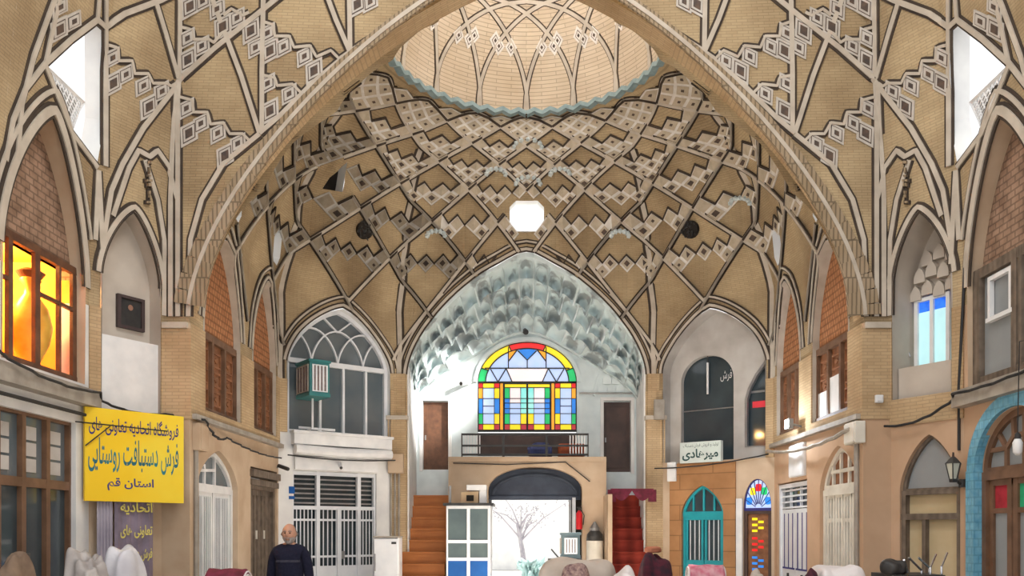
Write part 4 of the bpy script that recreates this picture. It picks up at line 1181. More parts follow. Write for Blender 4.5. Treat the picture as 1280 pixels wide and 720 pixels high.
# --- stained glass window over the gate
e = empty('window_11', (gx0 / 2 + gx1 / 2, YI, gz0), **ST)
def g(cx, cy): return I_.px(580 + cx / 4.2375, 410 + cy / 4.2375)
def pane(poly, mat, nm='pane', d=-.06):
    pts = [g(*p) for p in poly]
    MB().prism(I_, pts, [], d - .01, d).build(nm, mat, e)
lead = MB()
def gl(p, w_=.022): lead.strip(I_, [g(*q) for q in p], w_, -.075, -.03)
def cell(x0, x1, y0, y1, m): pane([(x0, y0), (x1, y0), (x1, y1), (x0, y1)], m); gl([(x0, y0), (x1, y0), (x1, y1), (x0, y1), (x0, y0)], .014)
R_c, Y_c, G_c, B_c, O_c, M_c, W_c, P_c, C_c = ('stain_red', 'stain_yellow', 'stain_green', 'stain_blue', 'stain_orange', 'stain_maroon', 'stain_clear', 'stain_pale', 'stain_cyan')
for mir in (0, 1):
    fx = (lambda x: 670 - x) if mir else (lambda x: x)
    def c2(x0, x1, y0, y1, m): cell(min(fx(x0), fx(x1)), max(fx(x0), fx(x1)), y0, y1, m)
    for y0, y1, a, m_, b_ in ((290, 316, R_c, Y_c, R_c), (316, 372, O_c, W_c, Y_c), (372, 452, B_c, W_c, B_c), (452, 508, G_c, W_c, Y_c), (508, 540, M_c, Y_c, M_c)):
        c2(72, 100, y0, y1, a); c2(160, 188, y0, y1, b_)
        if m_ == W_c and y1 - y0 > 60: c2(100, 160, y0, (y0 + y1) / 2, m_); c2(100, 160, (y0 + y1) / 2, y1, m_)
        else: c2(100, 160, y0, y1, m_)
    c2(190, 208, 290, 540, O_c); c2(214, 335, 294, 314, Y_c)
    for y0, y1, a, m_, b_ in ((314, 372, G_c, P_c, C_c), (372, 396, B_c, P_c, C_c), (396, 425, B_c, W_c, C_c), (425, 452, B_c, W_c, C_c), (452, 508, G_c, W_c, Y_c), (508, 540, M_c, Y_c, M_c)):
        c2(214, 242, y0, y1, a); c2(242, 300, y0, y1, m_); c2(300, 335, y0, y1, b_)
# fan: ring band and inner panes
def ringp(a, k): return (335 - 263 * k * cos(a), 286 - 214 * k * sin(a))
def arc(a0, a1, k, n=10): return [ringp(a0 + (a1 - a0) * i / n, k) for i in range(n + 1)]
a1_, a2_ = math.asin(76 / 214), math.acos(100 / 263)
for lo, hi, m in ((.0, a1_, G_c), (a1_, a2_, Y_c), (a2_, pi - a2_, R_c), (pi - a2_, pi - a1_, Y_c), (pi - a1_, pi, G_c)):
    pane(arc(lo, hi, 1) + arc(lo, hi, .84)[::-1], m); gl(arc(lo, hi, .84)); gl(arc(lo, hi, .995)); gl([ringp(hi, 1), ringp(hi, .84)])
pane(arc(0, pi, .84, 24), W_c, d=-.068)
pane([(285, 118), (300, 112), (335, 105), (370, 112), (385, 118), (335, 168)], B_c, d=-.055); gl([(285, 118), (335, 168), (385, 118)])
for sx in (-1, 1):
    X = lambda x: 335 + sx * x
    pane([(X(100), 125), (X(52), 112), (X(95), 168)], O_c, d=-.055); gl([(X(52), 112), (X(100), 175)]); gl([(X(100), 100), (X(100), 210)])
    gl([(X(195), 215), (X(155), 284)]); gl([(X(112), 212), (X(155), 284)]); gl([(X(112), 212), (X(80), 284)])
pane([(225, 213), (445, 213), (415, 284), (255, 284)], P_c, d=-.055)
gl([(335, 168), (335, 210)]); gl([(110, 211), (560, 211)]); gl([(72, 286), (598, 286)], .04); gl([(211, 286), (211, 540)], .04); gl([(459, 286), (459, 540)], .04); gl([(335, 290), (335, 540)], .04); gl([(72, 286), (72, 545)], .05); gl([(598, 286), (598, 545)], .05); gl([(72, 543), (598, 543)], .05)
lead.build('leading', 'lead', e)
MB().box(I_, gc - gh, gc + gh, gz0 - .5, gz0, -.12, -.04).build('base_panel', 'door_dark', e)
mb = MB(); mb.strip(I_, arch_pts(gc, gh + .04, gsp, gz1 + .05, 28, round_f), .08, -.02, .05); mb.build('surround', 'pale_plaster', e)
# --- dark doors either side of it
for i, d_ in enumerate((ddl, ddr)):
    x0, x1, z0, z1 = d_[0][0], d_[1][0], d_[0][1], d_[1][1]
    e = empty('door_%d' % (10 + i), I_.pt((x0 + x1) / 2, z0, -.1), **ST)
    lf = MB().box(I_, x0 + .03, x1 - .03, z0, z1 - .03, -.14, -.10).build('leaf', 'door_dark' if i else 'dark_wood', e)
    mb = MB(); mb.strip(I_, [(x0 + .1, z0 + .1), (x1 - .1, z0 + .1), (x1 - .1, z1 - .12), (x0 + .1, z1 - .12)], .03, -.11, -.085, True); mb.build('moulding', 'door_dark' if i else 'dark_wood', lf)
    rect_frame(I_, x0 - .05, x1 + .05, z0 - .04, z1 + .06, .07, -.10, .03).build('frame', 'white_plaster', e)
    MB().box(I_, x0 + .06, x0 + .09, z0 + .65, z0 + .75, -.10, -.06).build('handle', 'grey_metal', lf)
# lunette panel and lintel of the gate
e = empty('door_12', (gl_ / 2 + gr_ / 2, YG + .5, 0), **ST)
G2 = Plane((gl_, YG + .62), (gr_, YG + .62)); zl = CZ + (V0 - 622) / F * (YG + .62)
MB().box(G2, 0, G2.len, zl, 2.95, -.05, 0).build('lunette', 'gate_blue', e)
mb = MB(); mb.strip(G2, arch_pts(G2.len / 2, G2.len / 2 - .08, zl + .05, zl + .48, 20, round_f), .05, -.02, .04); mb.box(G2, 0, G2.len, zl - .05, zl + .03, -.05, .05); mb.build('frame', 'gate_blue', e)
x_ = G2.px(714, 650)[0]
MB().box(G2, x_, G2.len, 0, zl, -.3, 0).build('jamb', 'void_dark', e); MB().box(G2, x_ + .02, x_ + .09, 0, zl, 0, .06).build('post', 'white_metal', e)
MB().box(G2, x_ - .05, x_, 0, zl, -.06, .03).build('side_frame', 'grey_metal', e)

# ================================================================== stairs either side of the gate
pm('carpet_red', (.36, .05, .03), (.24, .03, .02), .95, 3.0, wave=(1.2, .65, 'X'), bump=.3)
for k, (x0, x1, m_) in enumerate(((-2.52, -1.62, 'stair_wood'), (1.66, 2.48, 'carpet_red'))):
    e = empty('staircase', ((x0 + x1) / 2, 17.0, 0), **ST)
    for i in range(10):
        y = 16.2 + .17 * i; z = .234 * (i + 1)
        MB().wbox((x0, y, 0), (x1, 18.15, z - .03)).wbox((x0, y - .02, z - .035), (x1, 18.15, z)).build('step', m_, e)
    MB().wbox((x0 - .08, 16.3, 0), (x0, 18.15, 2.3)).build('side_wall', 'wall_plaster', e) if k == 1 else None
# scalloped blind arch over the right dark door
mb = MB(); c_ = I_.px(775, 470)
for r in range(3):
    for i in range(5 - r):
        x = c_[0] + (i - (4 - r) / 2) * .19; z = 4.55 + r * .20
        mb.prism(I_, arch_poly(x, .09, z, z + .08, z + .24, 10), [], -.02, .03 + .04 * r)
mb.strip(I_, arch_pts(c_[0], .56, 4.5, 5.45, 20), .05, -.02, .06); mb.build('stucco_scallop', 'pale_plaster', wall_i)
b = BAYS['B']; i_ = MAIN.pl.index(B_)

# balcony railing
t = empty('balcony_railing', (0, 17.35, zb_), 'black metal balcony railing in front of the stained glass window', 'railing')
R2 = Plane((-1.34, 17.36), (1.28, 17.36)); zt_ = CZ + (V0 - 543) / F * 17.36
mb = MB()
for z in (zb_ + .05, (zb_ + zt_) / 2, zt_): mb.box(R2, 0, R2.len, z - .02, z + .02, -.02, .02)
mb.build('rail', 'black_metal', t)
for q in (0, .33, .67, 1): x = q * R2.len; MB().box(R2, max(0, x - .025), min(R2.len, x + .025), zb_, zt_ + .02, -.025, .025).build('post', 'black_metal', t)
for s0 in (.02, R2.len - .38):
    mb = MB()
    for i in range(7): x = s0 + .36 * i / 6; mb.box(R2, x - .01, x + .01, zb_ + .05, zt_, -.01, .01)
    mb.build('baluster', 'white_paint', t)
def simple(name, mb, mat, label, cat, group=None, **k):
    o = mb.build(name, mat, None, **k); return tag(o, label, cat, group)
pm('rust_cloth', (.45, .12, .05), (.30, .07, .04), .9, 6.0); pm('blue_cloth', (.10, .12, .28), (.05, .06, .15), .9, 6.0)
def at_floor(u, D): p = at(u, 600, D); return p.x
def blob(c, r, seed=1, amp=.12, n=4, zmin=0.0, freq=5.0, sq=.75, twist=0):
    """a soft cloth covered heap: rounded block with folds, flat where it rests"""
    bm = bmesh.new(); bmesh.ops.create_icosphere(bm, subdivisions=n, radius=1.0); rnd = random.Random(seed)
    ph = [(rnd.uniform(-1, 1), rnd.uniform(-1, 1), rnd.uniform(-.5, .5), rnd.uniform(0, 6), rnd.uniform(.6, 1.6)) for _ in range(9)]
    mb = MB()
    for v in bm.verts:
        p = v.co.copy(); p = Vector([math.copysign(abs(a) ** sq, a) for a in p]); f = 1
        for a, b2, c2, d2, k in ph: f += amp * .35 * sin(freq * k * (a * p.x + b2 * p.y + c2 * p.z) + d2)
        q = Vector((p.x * r[0] * f, p.y * r[1] * f, p.z * r[2] * (1 + (f - 1) * .7)))
        w_ = Vector(c) + q; w_.z = max(w_.z, zmin); mb.v.append(tuple(w_))
    mb.f = [tuple(v.index for v in f.verts) for f in bm.faces]; bm.free(); return mb
simple('folded_rug', MB().wbox((.66, 17.5, zb_), (1.22, 17.8, zb_ + .30)), 'rust_cloth', 'rust red folded rug lying on the balcony behind the railing', 'rug', bevel=.05)
simple('bundle', blob((.28, 17.7, zb_ + .16), (.26, .2, .16), 5, zmin=zb_), 'blue_cloth', 'dark blue cloth bundle on the balcony floor beside a rust red rug', 'bundle', smooth=True)

# ================================================================== guard booth and what stands on it
t = empty('guard_booth', at(588, 900, 16.0) * 1, 'white framed guard booth with glass above a blue panel, beside the bright gateway', 'booth')
t.location.z = 0
KB = Plane((at_floor(558, 16.0), 16.0), (at_floor(613, 16.0), 16.0)); W_ = KB.len; kz = lambda v: CZ + (V0 - v) / F * 16.0
KS = Plane((KB.pt(W_, 0).x, 16.0), (KB.pt(W_, 0).x, 16.8))       # right side face
KS.n = Vector((1, 0))
zbp, zmid, ztop = kz(699), kz(677), kz(632)
def booth_face(pl, W, parent, cols):
    mb = MB()
    for i in range(cols + 1): x = W * i / cols; mb.box(pl, max(0, x - .03), min(W, x + .03), 0, ztop, -.05, 0)
    for z in (.03, zbp, zmid, ztop - .03): mb.box(pl, 0, W, z - .03, z + .03, -.048, -.002)
    mb.build('frame', 'white_metal', parent)
    MB().box(pl, 0, W, .05, zbp - .02, -.035, -.015).build('lower_panel', 'blue_paint', parent)
    MB().box(pl, 0, W, zbp, ztop, -.03, -.025).build('pane', 'booth_glass', parent)
pm('booth_glass', (.07, .10, .105), (.10, .14, .14), .08, 2.0, spec=.5)
booth_face(KB, W_, t, 2)
KR = Plane((KB.pt(W_, 0).x, 16.0), (KB.pt(W_, 0).x, 16.85))
mb = MB()
x_ = KB.pt(W_, 0).x
for y in (16.0, 16.4, 16.8): mb.wbox((x_ - .05, y, 0), (x_, y + .05, ztop))
for z in (.0, zbp - .03, zmid - .03, ztop - .06): mb.wbox((x_ - .048, 16.0, z), (x_ - .002, 16.85, z + .06))
mb.build('side_frame', 'white_metal', t)
MB().wbox((x_ - .035, 16.05, .05), (x_ - .02, 16.8, zbp)).build('side_panel', 'blue_paint', t); MB().wbox((x_ - .03, 16.05, zbp), (x_ - .025, 16.8, ztop - .05)).build('side_pane', 'booth_glass', t)
x0_ = KB.pt(0, 0).x
MB().wbox((x0_, 16.05, .0), (x0_ + .04, 16.85, ztop)).wbox((x0_, 16.82, 0), (x_, 16.85, ztop)).build('back_panel', 'white_metal', t)
MB().wbox((x0_ - .06, 15.94, ztop), (x_ + .06, 16.9, ztop + .05)).build('roof', 'black_metal', t)
MB().wbox((x0_ + .35, 16.3, .0), (x0_ + .65, 16.6, 1.3)).build('counter', 'white_metal', t)
zr = ztop + .05
def on_booth(u0, u1, v0, v1, name, mat, label, cat, y0=16.1, y1=16.45, z0=None):
    D = y0; a = at(u0, v0, D); b2 = at(u1, v1, D); return simple(name, MB().wbox((a.x, y0, zr if z0 is None else z0), (b2.x, y1, a.z)), mat, label, cat, bevel=.01)
pm('box_tan', (.60, .44, .28), (.48, .34, .20), .8, 3.0)
t = on_booth(576, 598, 615, 629, 'carton', 'box_tan', 'tan carton with a dark square hole on the guard booth roof', 'box')
a = at(583, 619, 16.09); MB().wbox((a.x, 16.085, a.z - .11), (a.x + .14, 16.10, a.z)).build('hole', 'void_dark', t)
on_booth(599, 608, 613, 629, 'carton', 'white_paint', 'small white carton standing beside the tan carton on the booth roof', 'box')
o = on_booth(583, 608, 606, 613, 'device', 'white_paint', 'flat white device laid across the cartons on the booth roof', 'device', 16.1, 16.45, at(583, 613, 16.1).z)
on_booth(561, 564, 607, 629, 'post', 'grey_metal', 'short grey post standing on the left end of the booth roof', 'post', 16.05, 16.1)

# ================================================================== white fridge beside the stairs
D = 15.6; x0, x1 = at_floor(467, D), at_floor(498, D); zf = CZ + (V0 - 672) / F * D
t = empty('fridge', ((x0 + x1) / 2, D + .25, 0), 'white upright fridge standing beside the orange brown staircase', 'fridge')
MB().wbox((x0, D + .05, .04), (x1, D + .5, zf)).build('body', 'white_metal', t, bevel=.015)
dr = MB().wbox((x0 + .005, D, .08), (x1 - .005, D + .05, zf - .02)).build('door', 'white_metal', t, bevel=.012)
MB().wbox((x0 + .02, D - .03, zf - .62), (x0 + .04, D, zf - .30)).build('handle', 'grey_metal', dr)
MB().wbox((x1 - .13, D - .008, zf - .12), (x1 - .04, D, zf - .08)).build('badge', 'black_metal', dr)
MB().wbox((x0 - .01, D - .01, zf), (x1 + .01, D + .51, zf + .025)).build('top', 'pipe_grey', t)
for fx, fy in ((x0 + .02, D + .06), (x1 - .08, D + .06), (x0 + .02, D + .42), (x1 - .08, D + .42)): MB().wbox((fx, fy, 0), (fx + .06, fy + .06, .05)).build('foot', 'black_metal', t)

# ================================================================== evaporative coolers
def cooler(name, pl, s0, s1, z0, z1, d0, d1, label, cat='air cooler', cm='teal_metal'):
    t = empty(name, pl.pt((s0 + s1) / 2, z0, (d0 + d1) / 2), label, cat)
    MB().box(pl, s0, s1, z0, z1, d0, d1).build('casing', cm, t, bevel=.01)
    for side in ('front', 'side'):
        mb = MB(); W = s1 - s0
        if side == 'front':
            mb.strip(pl, [(s0 + .06, z0 + .07), (s1 - .06, z0 + .07), (s1 - .06, z1 - .07), (s0 + .06, z1 - .07)], .035, d1 - .01, d1 + .02, True)
            for i in range(1, 4): x = s0 + .06 + (W - .12) * i / 4; mb.box(pl, x - .015, x + .015, z0 + .07, z1 - .07, d1 - .01, d1 + .018)
            pf = mb.build('louvre_panel', 'white_metal', t)
            MB().box(pl, s0 + .07, s1 - .07, z0 + .08, z1 - .08, d1 - .005, d1 + .008).build('pad', 'cooler_pad', pf)
        else:
            q = pl.pt(s0, 0, d0); r = pl.pt(s0, 0, d1); sp = Plane((q.x, q.y), (r.x, r.y)); L = d1 - d0
            mb.strip(sp, [(.05, z0 + .07), (L - .05, z0 + .07), (L - .05, z1 - .07), (.05, z1 - .07)], .03, -.01, .02, True)
            for i in range(1, 4): x = .05 + (L - .1) * i / 4; mb.box(sp, x - .012, x + .012, z0 + .07, z1 - .07, -.01, .018)
            pf = mb.build('louvre_panel', 'pipe_grey', t)
            MB().box(sp, .06, L - .06, z0 + .08, z1 - .08, -.005, .008).build('pad', 'cooler_pad', pf)
    MB().box(pl, s0 - .02, s1 + .02, z1 - .01, z1 + .03, d0 - .02, d1 + .02).build('lid', cm, t); MB().box(pl, s0 - .01, s1 + .01, z0 - .02, z0 + .04, d0 - .01, d1 + .01).build('tray', cm, t)
    return t
pm('cooler_pad', (.25, .20, .20), (.16, .13, .13), .95, 20.0)
q = CL_.off(.62); s0_, s1_ = q.px(387, 470)[0], q.px(412, 470)[0]; z0_, z1_ = q.px(400, 494)[1], q.px(400, 452)[1]
t = cooler('evaporative_cooler', CL_, s0_, s1_, z0_, z1_, .02, .62, 'teal evaporative cooler with white louvres hung before the arched white window')
mb = MB(); c = (s0_ + s1_) / 2
mb.tube([CL_.pt(c, z0_, .3), CL_.pt(c, 3.5, .3)], .02, 6); mb.tube([CL_.pt(c - .15, 3.52, .02), CL_.pt(c + .4, 3.47, .4)], .025, 6); mb.tube([CL_.pt(c, 3.5, .3), CL_.pt(c, 3.45, -.02)], .02, 6)
mb.build('bracket', 'white_metal', t)
# small cooler standing on a tall stand by the gateway
D = 14.0; p0, p1 = at(702, 697, D), at(725, 668, D); PF = Plane((p0.x, D), (p1.x, D))
t = cooler('portable_cooler', PF, 0, PF.len, p0.z, p1.z, -.30, 0, 'small blue grey cooler on a stand by the right jamb of the gateway', cm='cooler_grey')
mb = MB()
mb.wbox((p0.x - .22, D - .05, p0.z - .05), (p1.x + .03, D + .35, p0.z - .015)); mb.build('stand_top', 'black_metal', t)
for x in (p0.x - .18, p1.x):
    for y in (D, D + .3): MB().tube([(x, y, 0), (x, y, p0.z - .04)], .018, 6).build('leg', 'black_metal', t)
MB().tube([(p0.x - .05, D + .1, p0.z), (p0.x - .17, D + .08, p0.z + .14)], .015, 6).build('spout', 'black_metal', t)

# ================================================================== signs and pictures
a = at(106, 566, 10.28); b2 = at(229.5, 566, 11.22); YS = Plane((a.x, a.y), (b2.x, b2.y)); SW = YS.len
zt, zb2 = YS.px(107, 508)[1], YS.px(107, 626)[1]
t = empty('shop_sign', YS.pt(SW / 2, zb2, 0), 'large yellow shop sign with blue and green lettering on the left pier', 'sign')
MB().box(YS, 0, SW, zb2, zt, -.04, 0).build('panel', 'yellow_sign', t)
def line_at(txt, u0, u1, v0, v1, mat, bold=0.012):
    s0, s1 = YS.px(u0, (v0 + v1) / 2)[0], YS.px(u1, (v0 + v1) / 2)[0]; zz = YS.px((u0 + u1) / 2, v1)[1], YS.px((u0 + u1) / 2, v0)[1]
    text(txt, YS, s0, s1, zz[0], zz[1], 0, mat, t, bold=bold)
line_at('فروشگاه اتحادیه تعاونی های', 111, 223, 523, 547, 'navy_ink')
line_at('فرش دستبافت روستایی', 110, 223, 550, 592, 'green_ink', .012)
line_at('استان قم', 134, 192, 598, 614, 'navy_ink', .02)
MB().tube([YS.pt(-.12, zt - .2, .03), YS.pt(SW * .80, zt - .22, .06)], .009, 6).tube([YS.pt(0, zt - .48, .02), YS.pt(.28, zt - .22, .05)], .008, 6).build('bracket', 'cable_black', t)
# purple hanging banner below
a = at(143, 627, 10.62); b2 = at(192, 627, 11.08); BP = Plane((a.x, a.y), (b2.x, b2.y))
t = empty('banner', BP.pt(BP.len / 2, .3, 0), 'purple hanging banner with yellow lettering below the yellow sign', 'banner')
zb3 = 2.02; mb = MB(); n = 14
for i in range(n + 1):
    s = BP.len * i / n; mb.v += [tuple(BP.pt(s, .30, .02 * sin(i * 1.7))), tuple(BP.pt(s, zb3, .012 * sin(i * 1.7)))]
mb.f = [(2 * i, 2 * i + 2, 2 * i + 3, 2 * i + 1) for i in range(n)]; mb.build('cloth', 'banner_purple', t, recalc=False)
for k, s in enumerate(('اتحادیه', 'تعاونی های', 'فرش دستباف', 'روستایی')): text(s, BP, .06, BP.len - .04, 1.80 - k * .30, 1.97 - k * .30, .03, 'banner_yellow', t, bold=.02)
MB().tube([BP.pt(-.02, zb3, 0), BP.pt(BP.len + .02, zb3, 0)], .012, 6).build('rod', 'grey_metal', t)
# pale curtain beside it and the brown doorway
mb = MB(); a = at(121, 627, 10.46); b2 = at(141, 627, 10.58); CP = Plane((a.x, a.y), (b2.x, b2.y))
for i in range(25): mb.v += [tuple(CP.pt(CP.len * i / 24, .1, .03 * sin(i * 1.3))), tuple(CP.pt(CP.len * i / 24, 2.0, .02 * sin(i * 1.3)))]
mb.f = [(2 * i, 2 * i + 2, 2 * i + 3, 2 * i + 1) for i in range(24)]
pm('lilac_cloth', (.50, .46, .52), (.40, .36, .42), .9, 3.0)
simple('curtain', mb, 'lilac_cloth', 'pale lilac curtain hanging left of the purple banner', 'curtain', smooth=True)
# white shop sign on the right
a = CR_.off(.12); s0, s1 = a.px(850, 565)[0], a.px(901, 565)[0]; z1, z0 = a.px(875, 552)[1], a.px(875, 578)[1]
t = empty('shop_sign', a.pt((s0 + s1) / 2, z0, 0), 'small white shop sign with dark green lettering over the teal door', 'sign')
MB().box(CR_, s0, s1, z0, z1, .02, .12).build('panel', 'sign_white', t); W_ = s1 - s0; H = z1 - z0
text('تولید و فروش فرش دستباف', CR_, s0 + W_ * .08, s1 - W_ * .05, z0 + H * .72, z0 + H * .93, .12, 'sign_ink', t)
text('میرهادی', CR_, s0 + W_ * .06, s1 - W_ * .06, z0 + H * .10, z0 + H * .66, .12, 'sign_ink', t, bold=.03)
# framed portrait in the left niche
nb = FL_.off(-.20); s0, s1 = nb.px(145, 390)[0], nb.px(180, 390)[0]; z1, z0 = nb.px(162, 370)[1], nb.px(162, 413)[1]
t = empty('framed_picture', nb.pt((s0 + s1) / 2, z0, 0), 'dark framed portrait of a figure in black hung in the white left niche', 'picture')
MB().strip(FL_, [(s0 + .03, z0 + .03), (s1 - .03, z0 + .03), (s1 - .03, z1 - .03), (s0 + .03, z1 - .03)], .06, -.22, -.17, True).build('frame', 'dark_frame', t)
MB().box(FL_, s0 + .04, s1 - .04, z0 + .04, z1 - .04, -.22, -.195).build('canvas', 'black_metal', t)
pm('dark_frame', (.07, .05, .05), rough=.5) if 'dark_frame' not in MATS else None
pm('skin_dim', (.30, .16, .11), rough=.7)
MB().prism(FL_, [(s0 + (s1 - s0) * (.5 + .09 * cos(k * pi / 5)), z0 + (z1 - z0) * (.66 + .085 * sin(k * pi / 5))) for k in range(10)], [], -.195, -.190).build('painted_face', 'skin_dim', t)
mb = MB().box(FL_, .17, .98, 3.12, nb.px(170, 430)[1], -.21, -.02); mb.build('white_panel', 'white_paint', wall_fl)

# ================================================================== lamps, cameras and small fittings
pm('lamp_glass', (.6, .6, .5), (.5, .5, .42), .2, 4.0)
p = at(1208, 585, 10.45)
LP = FR_; s_, z_ = FR_.px(1207, 590)
s_ = min(s_, FR_.len - .03)
t = empty('wall_lantern', FR_.pt(s_, z_, 0), 'black wall lantern with glass sides between the arched shop window and blue tiled door', 'lamp')
def P_(dx, dz, d): return FR_.pt(s_ + dx, z_ + dz, d)
mb = MB(); mb.tube([P_(.02, -.16, .0), P_(.02, -.14, .10), P_(0, -.05, .16)], .014, 6); mb.lathe(P_(.02, -.14, .01), [(.05, -.05), (.05, .05)], 10); mb.build('bracket', 'black_metal', t)
c0 = P_(0, 0, .18)
MB().lathe(c0, [(.045, -.09), (.09, .10)], 6).build('glass', 'lamp_glass', t)
mb = MB()
for k in range(6): a = 2 * pi * k / 6; mb.tube([c0 + Vector((.047 * cos(a), .047 * sin(a), -.09)), c0 + Vector((.093 * cos(a), .093 * sin(a), .10))], .008, 4)
mb.lathe(c0, [(.05, -.13), (.055, -.09)], 6); mb.lathe(c0, [(.105, .10), (.05, .16), (.015, .19), (.012, .24)], 6); mb.build('cage', 'black_metal', t)
# white bulb hanging in front of the tiled door
p = at(1272, 557, 8.9)
t = empty('hanging_bulb', p, 'white energy saving bulb hanging before the brown tiled door', 'bulb')
MB().lathe(p, [(.02, -.10), (.045, -.07), (.05, .03), (.03, .07)], 14).build('bulb', 'white_paint', t, smooth=True); MB().lathe(p, [(.028, .07), (.03, .12), (.01, .14)], 12).build('socket', 'black_metal', t); MB().tube([p + Vector((0, 0, .13)), p + Vector((.02, .0, 1.1)), p + Vector((.65, .05, 1.2))], .006, 5).build('cord', 'cable_black', t)
# floodlight on the right ledge
p = R_.pt(R_.px(1004, 530)[0], R_.px(1004, 530)[1], .22)
t = empty('floodlight', p, 'glaring white floodlight fixed to the ledge of the right wall', 'lamp')
fp = Plane((p.x - .02, p.y + .09), (p.x - .06, p.y - .09))
mb = MB(); mb.wbox((p.x - .05, p.y - .10, p.z - .08), (p.x + .03, p.y + .10, p.z + .08)); mb.build('housing', 'grey_metal', t)
MB().wbox((p.x - .06, p.y - .085, p.z - .065), (p.x - .05, p.y + .085, p.z + .065)).build('lens', 'flood', t)
MB().tube([(p.x + .03, p.y, p.z), (HX + .01, p.y, p.z - .05)], .02, 6).build('bracket', 'grey_metal', t)
light('floodlight_beam', 'POINT', (p.x - .25, p.y, p.z + .05), 30, (.85, .92, 1), .06)
def camera_fit(p, out, label, mat='white_paint', r=.035, L=.2):
    p = Vector(p); out = Vector(out).normalized(); t = empty('security_camera', p, label, 'camera')
    MB().tube([p, p + Vector((out.x * .1, out.y * .1, .02))], .015, 6).build('bracket', 'grey_metal', t)
    q = p + Vector((out.x * .1, out.y * .1, 0)); MB().tube([q - out * .05 + Vector((0, 0, .02)), q + out * L], r, 10).build('body', mat, t); MB().tube([q + out * L, q + out * (L + .012)], r * .8, 10).build('lens', 'black_metal', t)
    return t
camera_fit(I_.pt(I_.px(655, 420)[0], I_.px(655, 416)[1], 0), (.2, -1, -.3), 'small dark camera mounted above the stained glass window', 'black_metal', .06, .12)
camera_fit(CL_.pt(1.22, 2.84, .0), (.3, -1, -.3), 'white camera over the white barred shop front')
camera_fit(L_.pt(L_.px(346, 588)[0], 2.75, 0), (.8, -.5, -.2), 'dark camera on the left wall near the grey plank door', 'black_metal')
camera_fit(I_.pt(I_.px(588, 480)[0], I_.px(588, 480)[1], 0), (-.6, -1, -.2), 'white camera in the recess left of the stained glass', 'white_paint', .05, .25)
def jbox(pl, u0, v0, u1, v1, d, label, mat='wall_plaster', name='junction_box'):
    s0, s1 = pl.px(u0, (v0 + v1) / 2)[0], pl.px(u1, (v0 + v1) / 2)[0]; um = (u0 + u1) / 2; z1, z0 = pl.px(um, v0)[1], pl.px(um, v1)[1]
    t = empty(name, pl.pt((s0 + s1) / 2, z0, 0), label, 'box'); MB().box(pl, s0, s1, z0, z1, 0, d).build('casing', mat, t, bevel=.01); MB().box(pl, s0 + .02, s1 - .02, z0 + .02, z1 - .02, d, d + .012).build('cover', mat, t)
    return t
pb = B_.off(.10)
jbox(pb, 486, 568, 505, 592, .14, 'beige junction box on the brick pier above the fridge')
jbox(pb, 817, 500, 830, 525, .10, 'beige meter box on the brick pier right of the deep arch', 'pipe_grey')
jbox(L_, 239, 530, 250, 564, .12, 'beige cable box on the left wall beside the white arched door')
jbox(R_, 1068, 528, 1082, 555, .14, 'pale cable box on the right wall above the cream arched door', 'cream_paint')
jbox(PL['PRF'].off(.05), 1093, 494, 1103, 504, .04, 'small white socket on the right front pier', 'white_paint', 'wall_socket')
jbox(CR_, 836, 578, 847, 602, .08, 'white box with a cable loop left of the teal door', 'white_paint')
jbox(R_, 990, 555, 1008, 596, .05, 'white shallow cabinet on the wall above the white metal door', 'white_paint')
for v0, v1, lb in ((608, 617, 'small square blue number plate beside the white barred shop front'), (620, 624, 'narrow blue number plate under the square one')):
    s0, z1 = CL_.px(361, v0); s1, z0 = CL_.px(368, v1); s0 = max(.02, s0)
    simple('number_plate', MB().box(CL_, s0, s1, z0, z1, 0.002, .014), 'blue_paint', lb, 'plate')
# bottle and tap on the parapet of the right niche
p = nbp = FR_.off(-.25).px(1125, 464); p3 = FR_.pt(p[0], 3.78, -.25)
t = empty('bottle', p3, 'dark bottle with a white label on the parapet of the right niche', 'bottle')
MB().lathe(p3, [(.035, .002), (.04, .02), (.04, .18), (.015, .24), (.015, .30)], 14).build('body', 'black_metal', t, smooth=True); MB().lathe(p3, [(.041, .10), (.041, .19)], 14).build('label', 'white_paint', t); MB().lathe(p3, [(.018, .30), (.018, .33)], 10).build('cap', 'white_paint', t)
nb = FR_.off(-.45); q = nb.px(1136, 443)
t = empty('water_tap', nb.pt(q[0], q[1], 0), 'small metal tap on the back of the right niche', 'tap')
P0 = nb.pt(q[0], q[1], 0); MB().tube([P0, nb.pt(q[0], q[1], .08), nb.pt(q[0] + .06, q[1] + .02, .10), nb.pt(q[0] + .09, q[1] - .06, .10)], .012, 6).build('spout', 'grey_metal', t); MB().lathe(nb.pt(q[0], q[1] + .03, .06), [(.03, 0), (.03, .02)], 8).build('handle', 'black_metal', t)
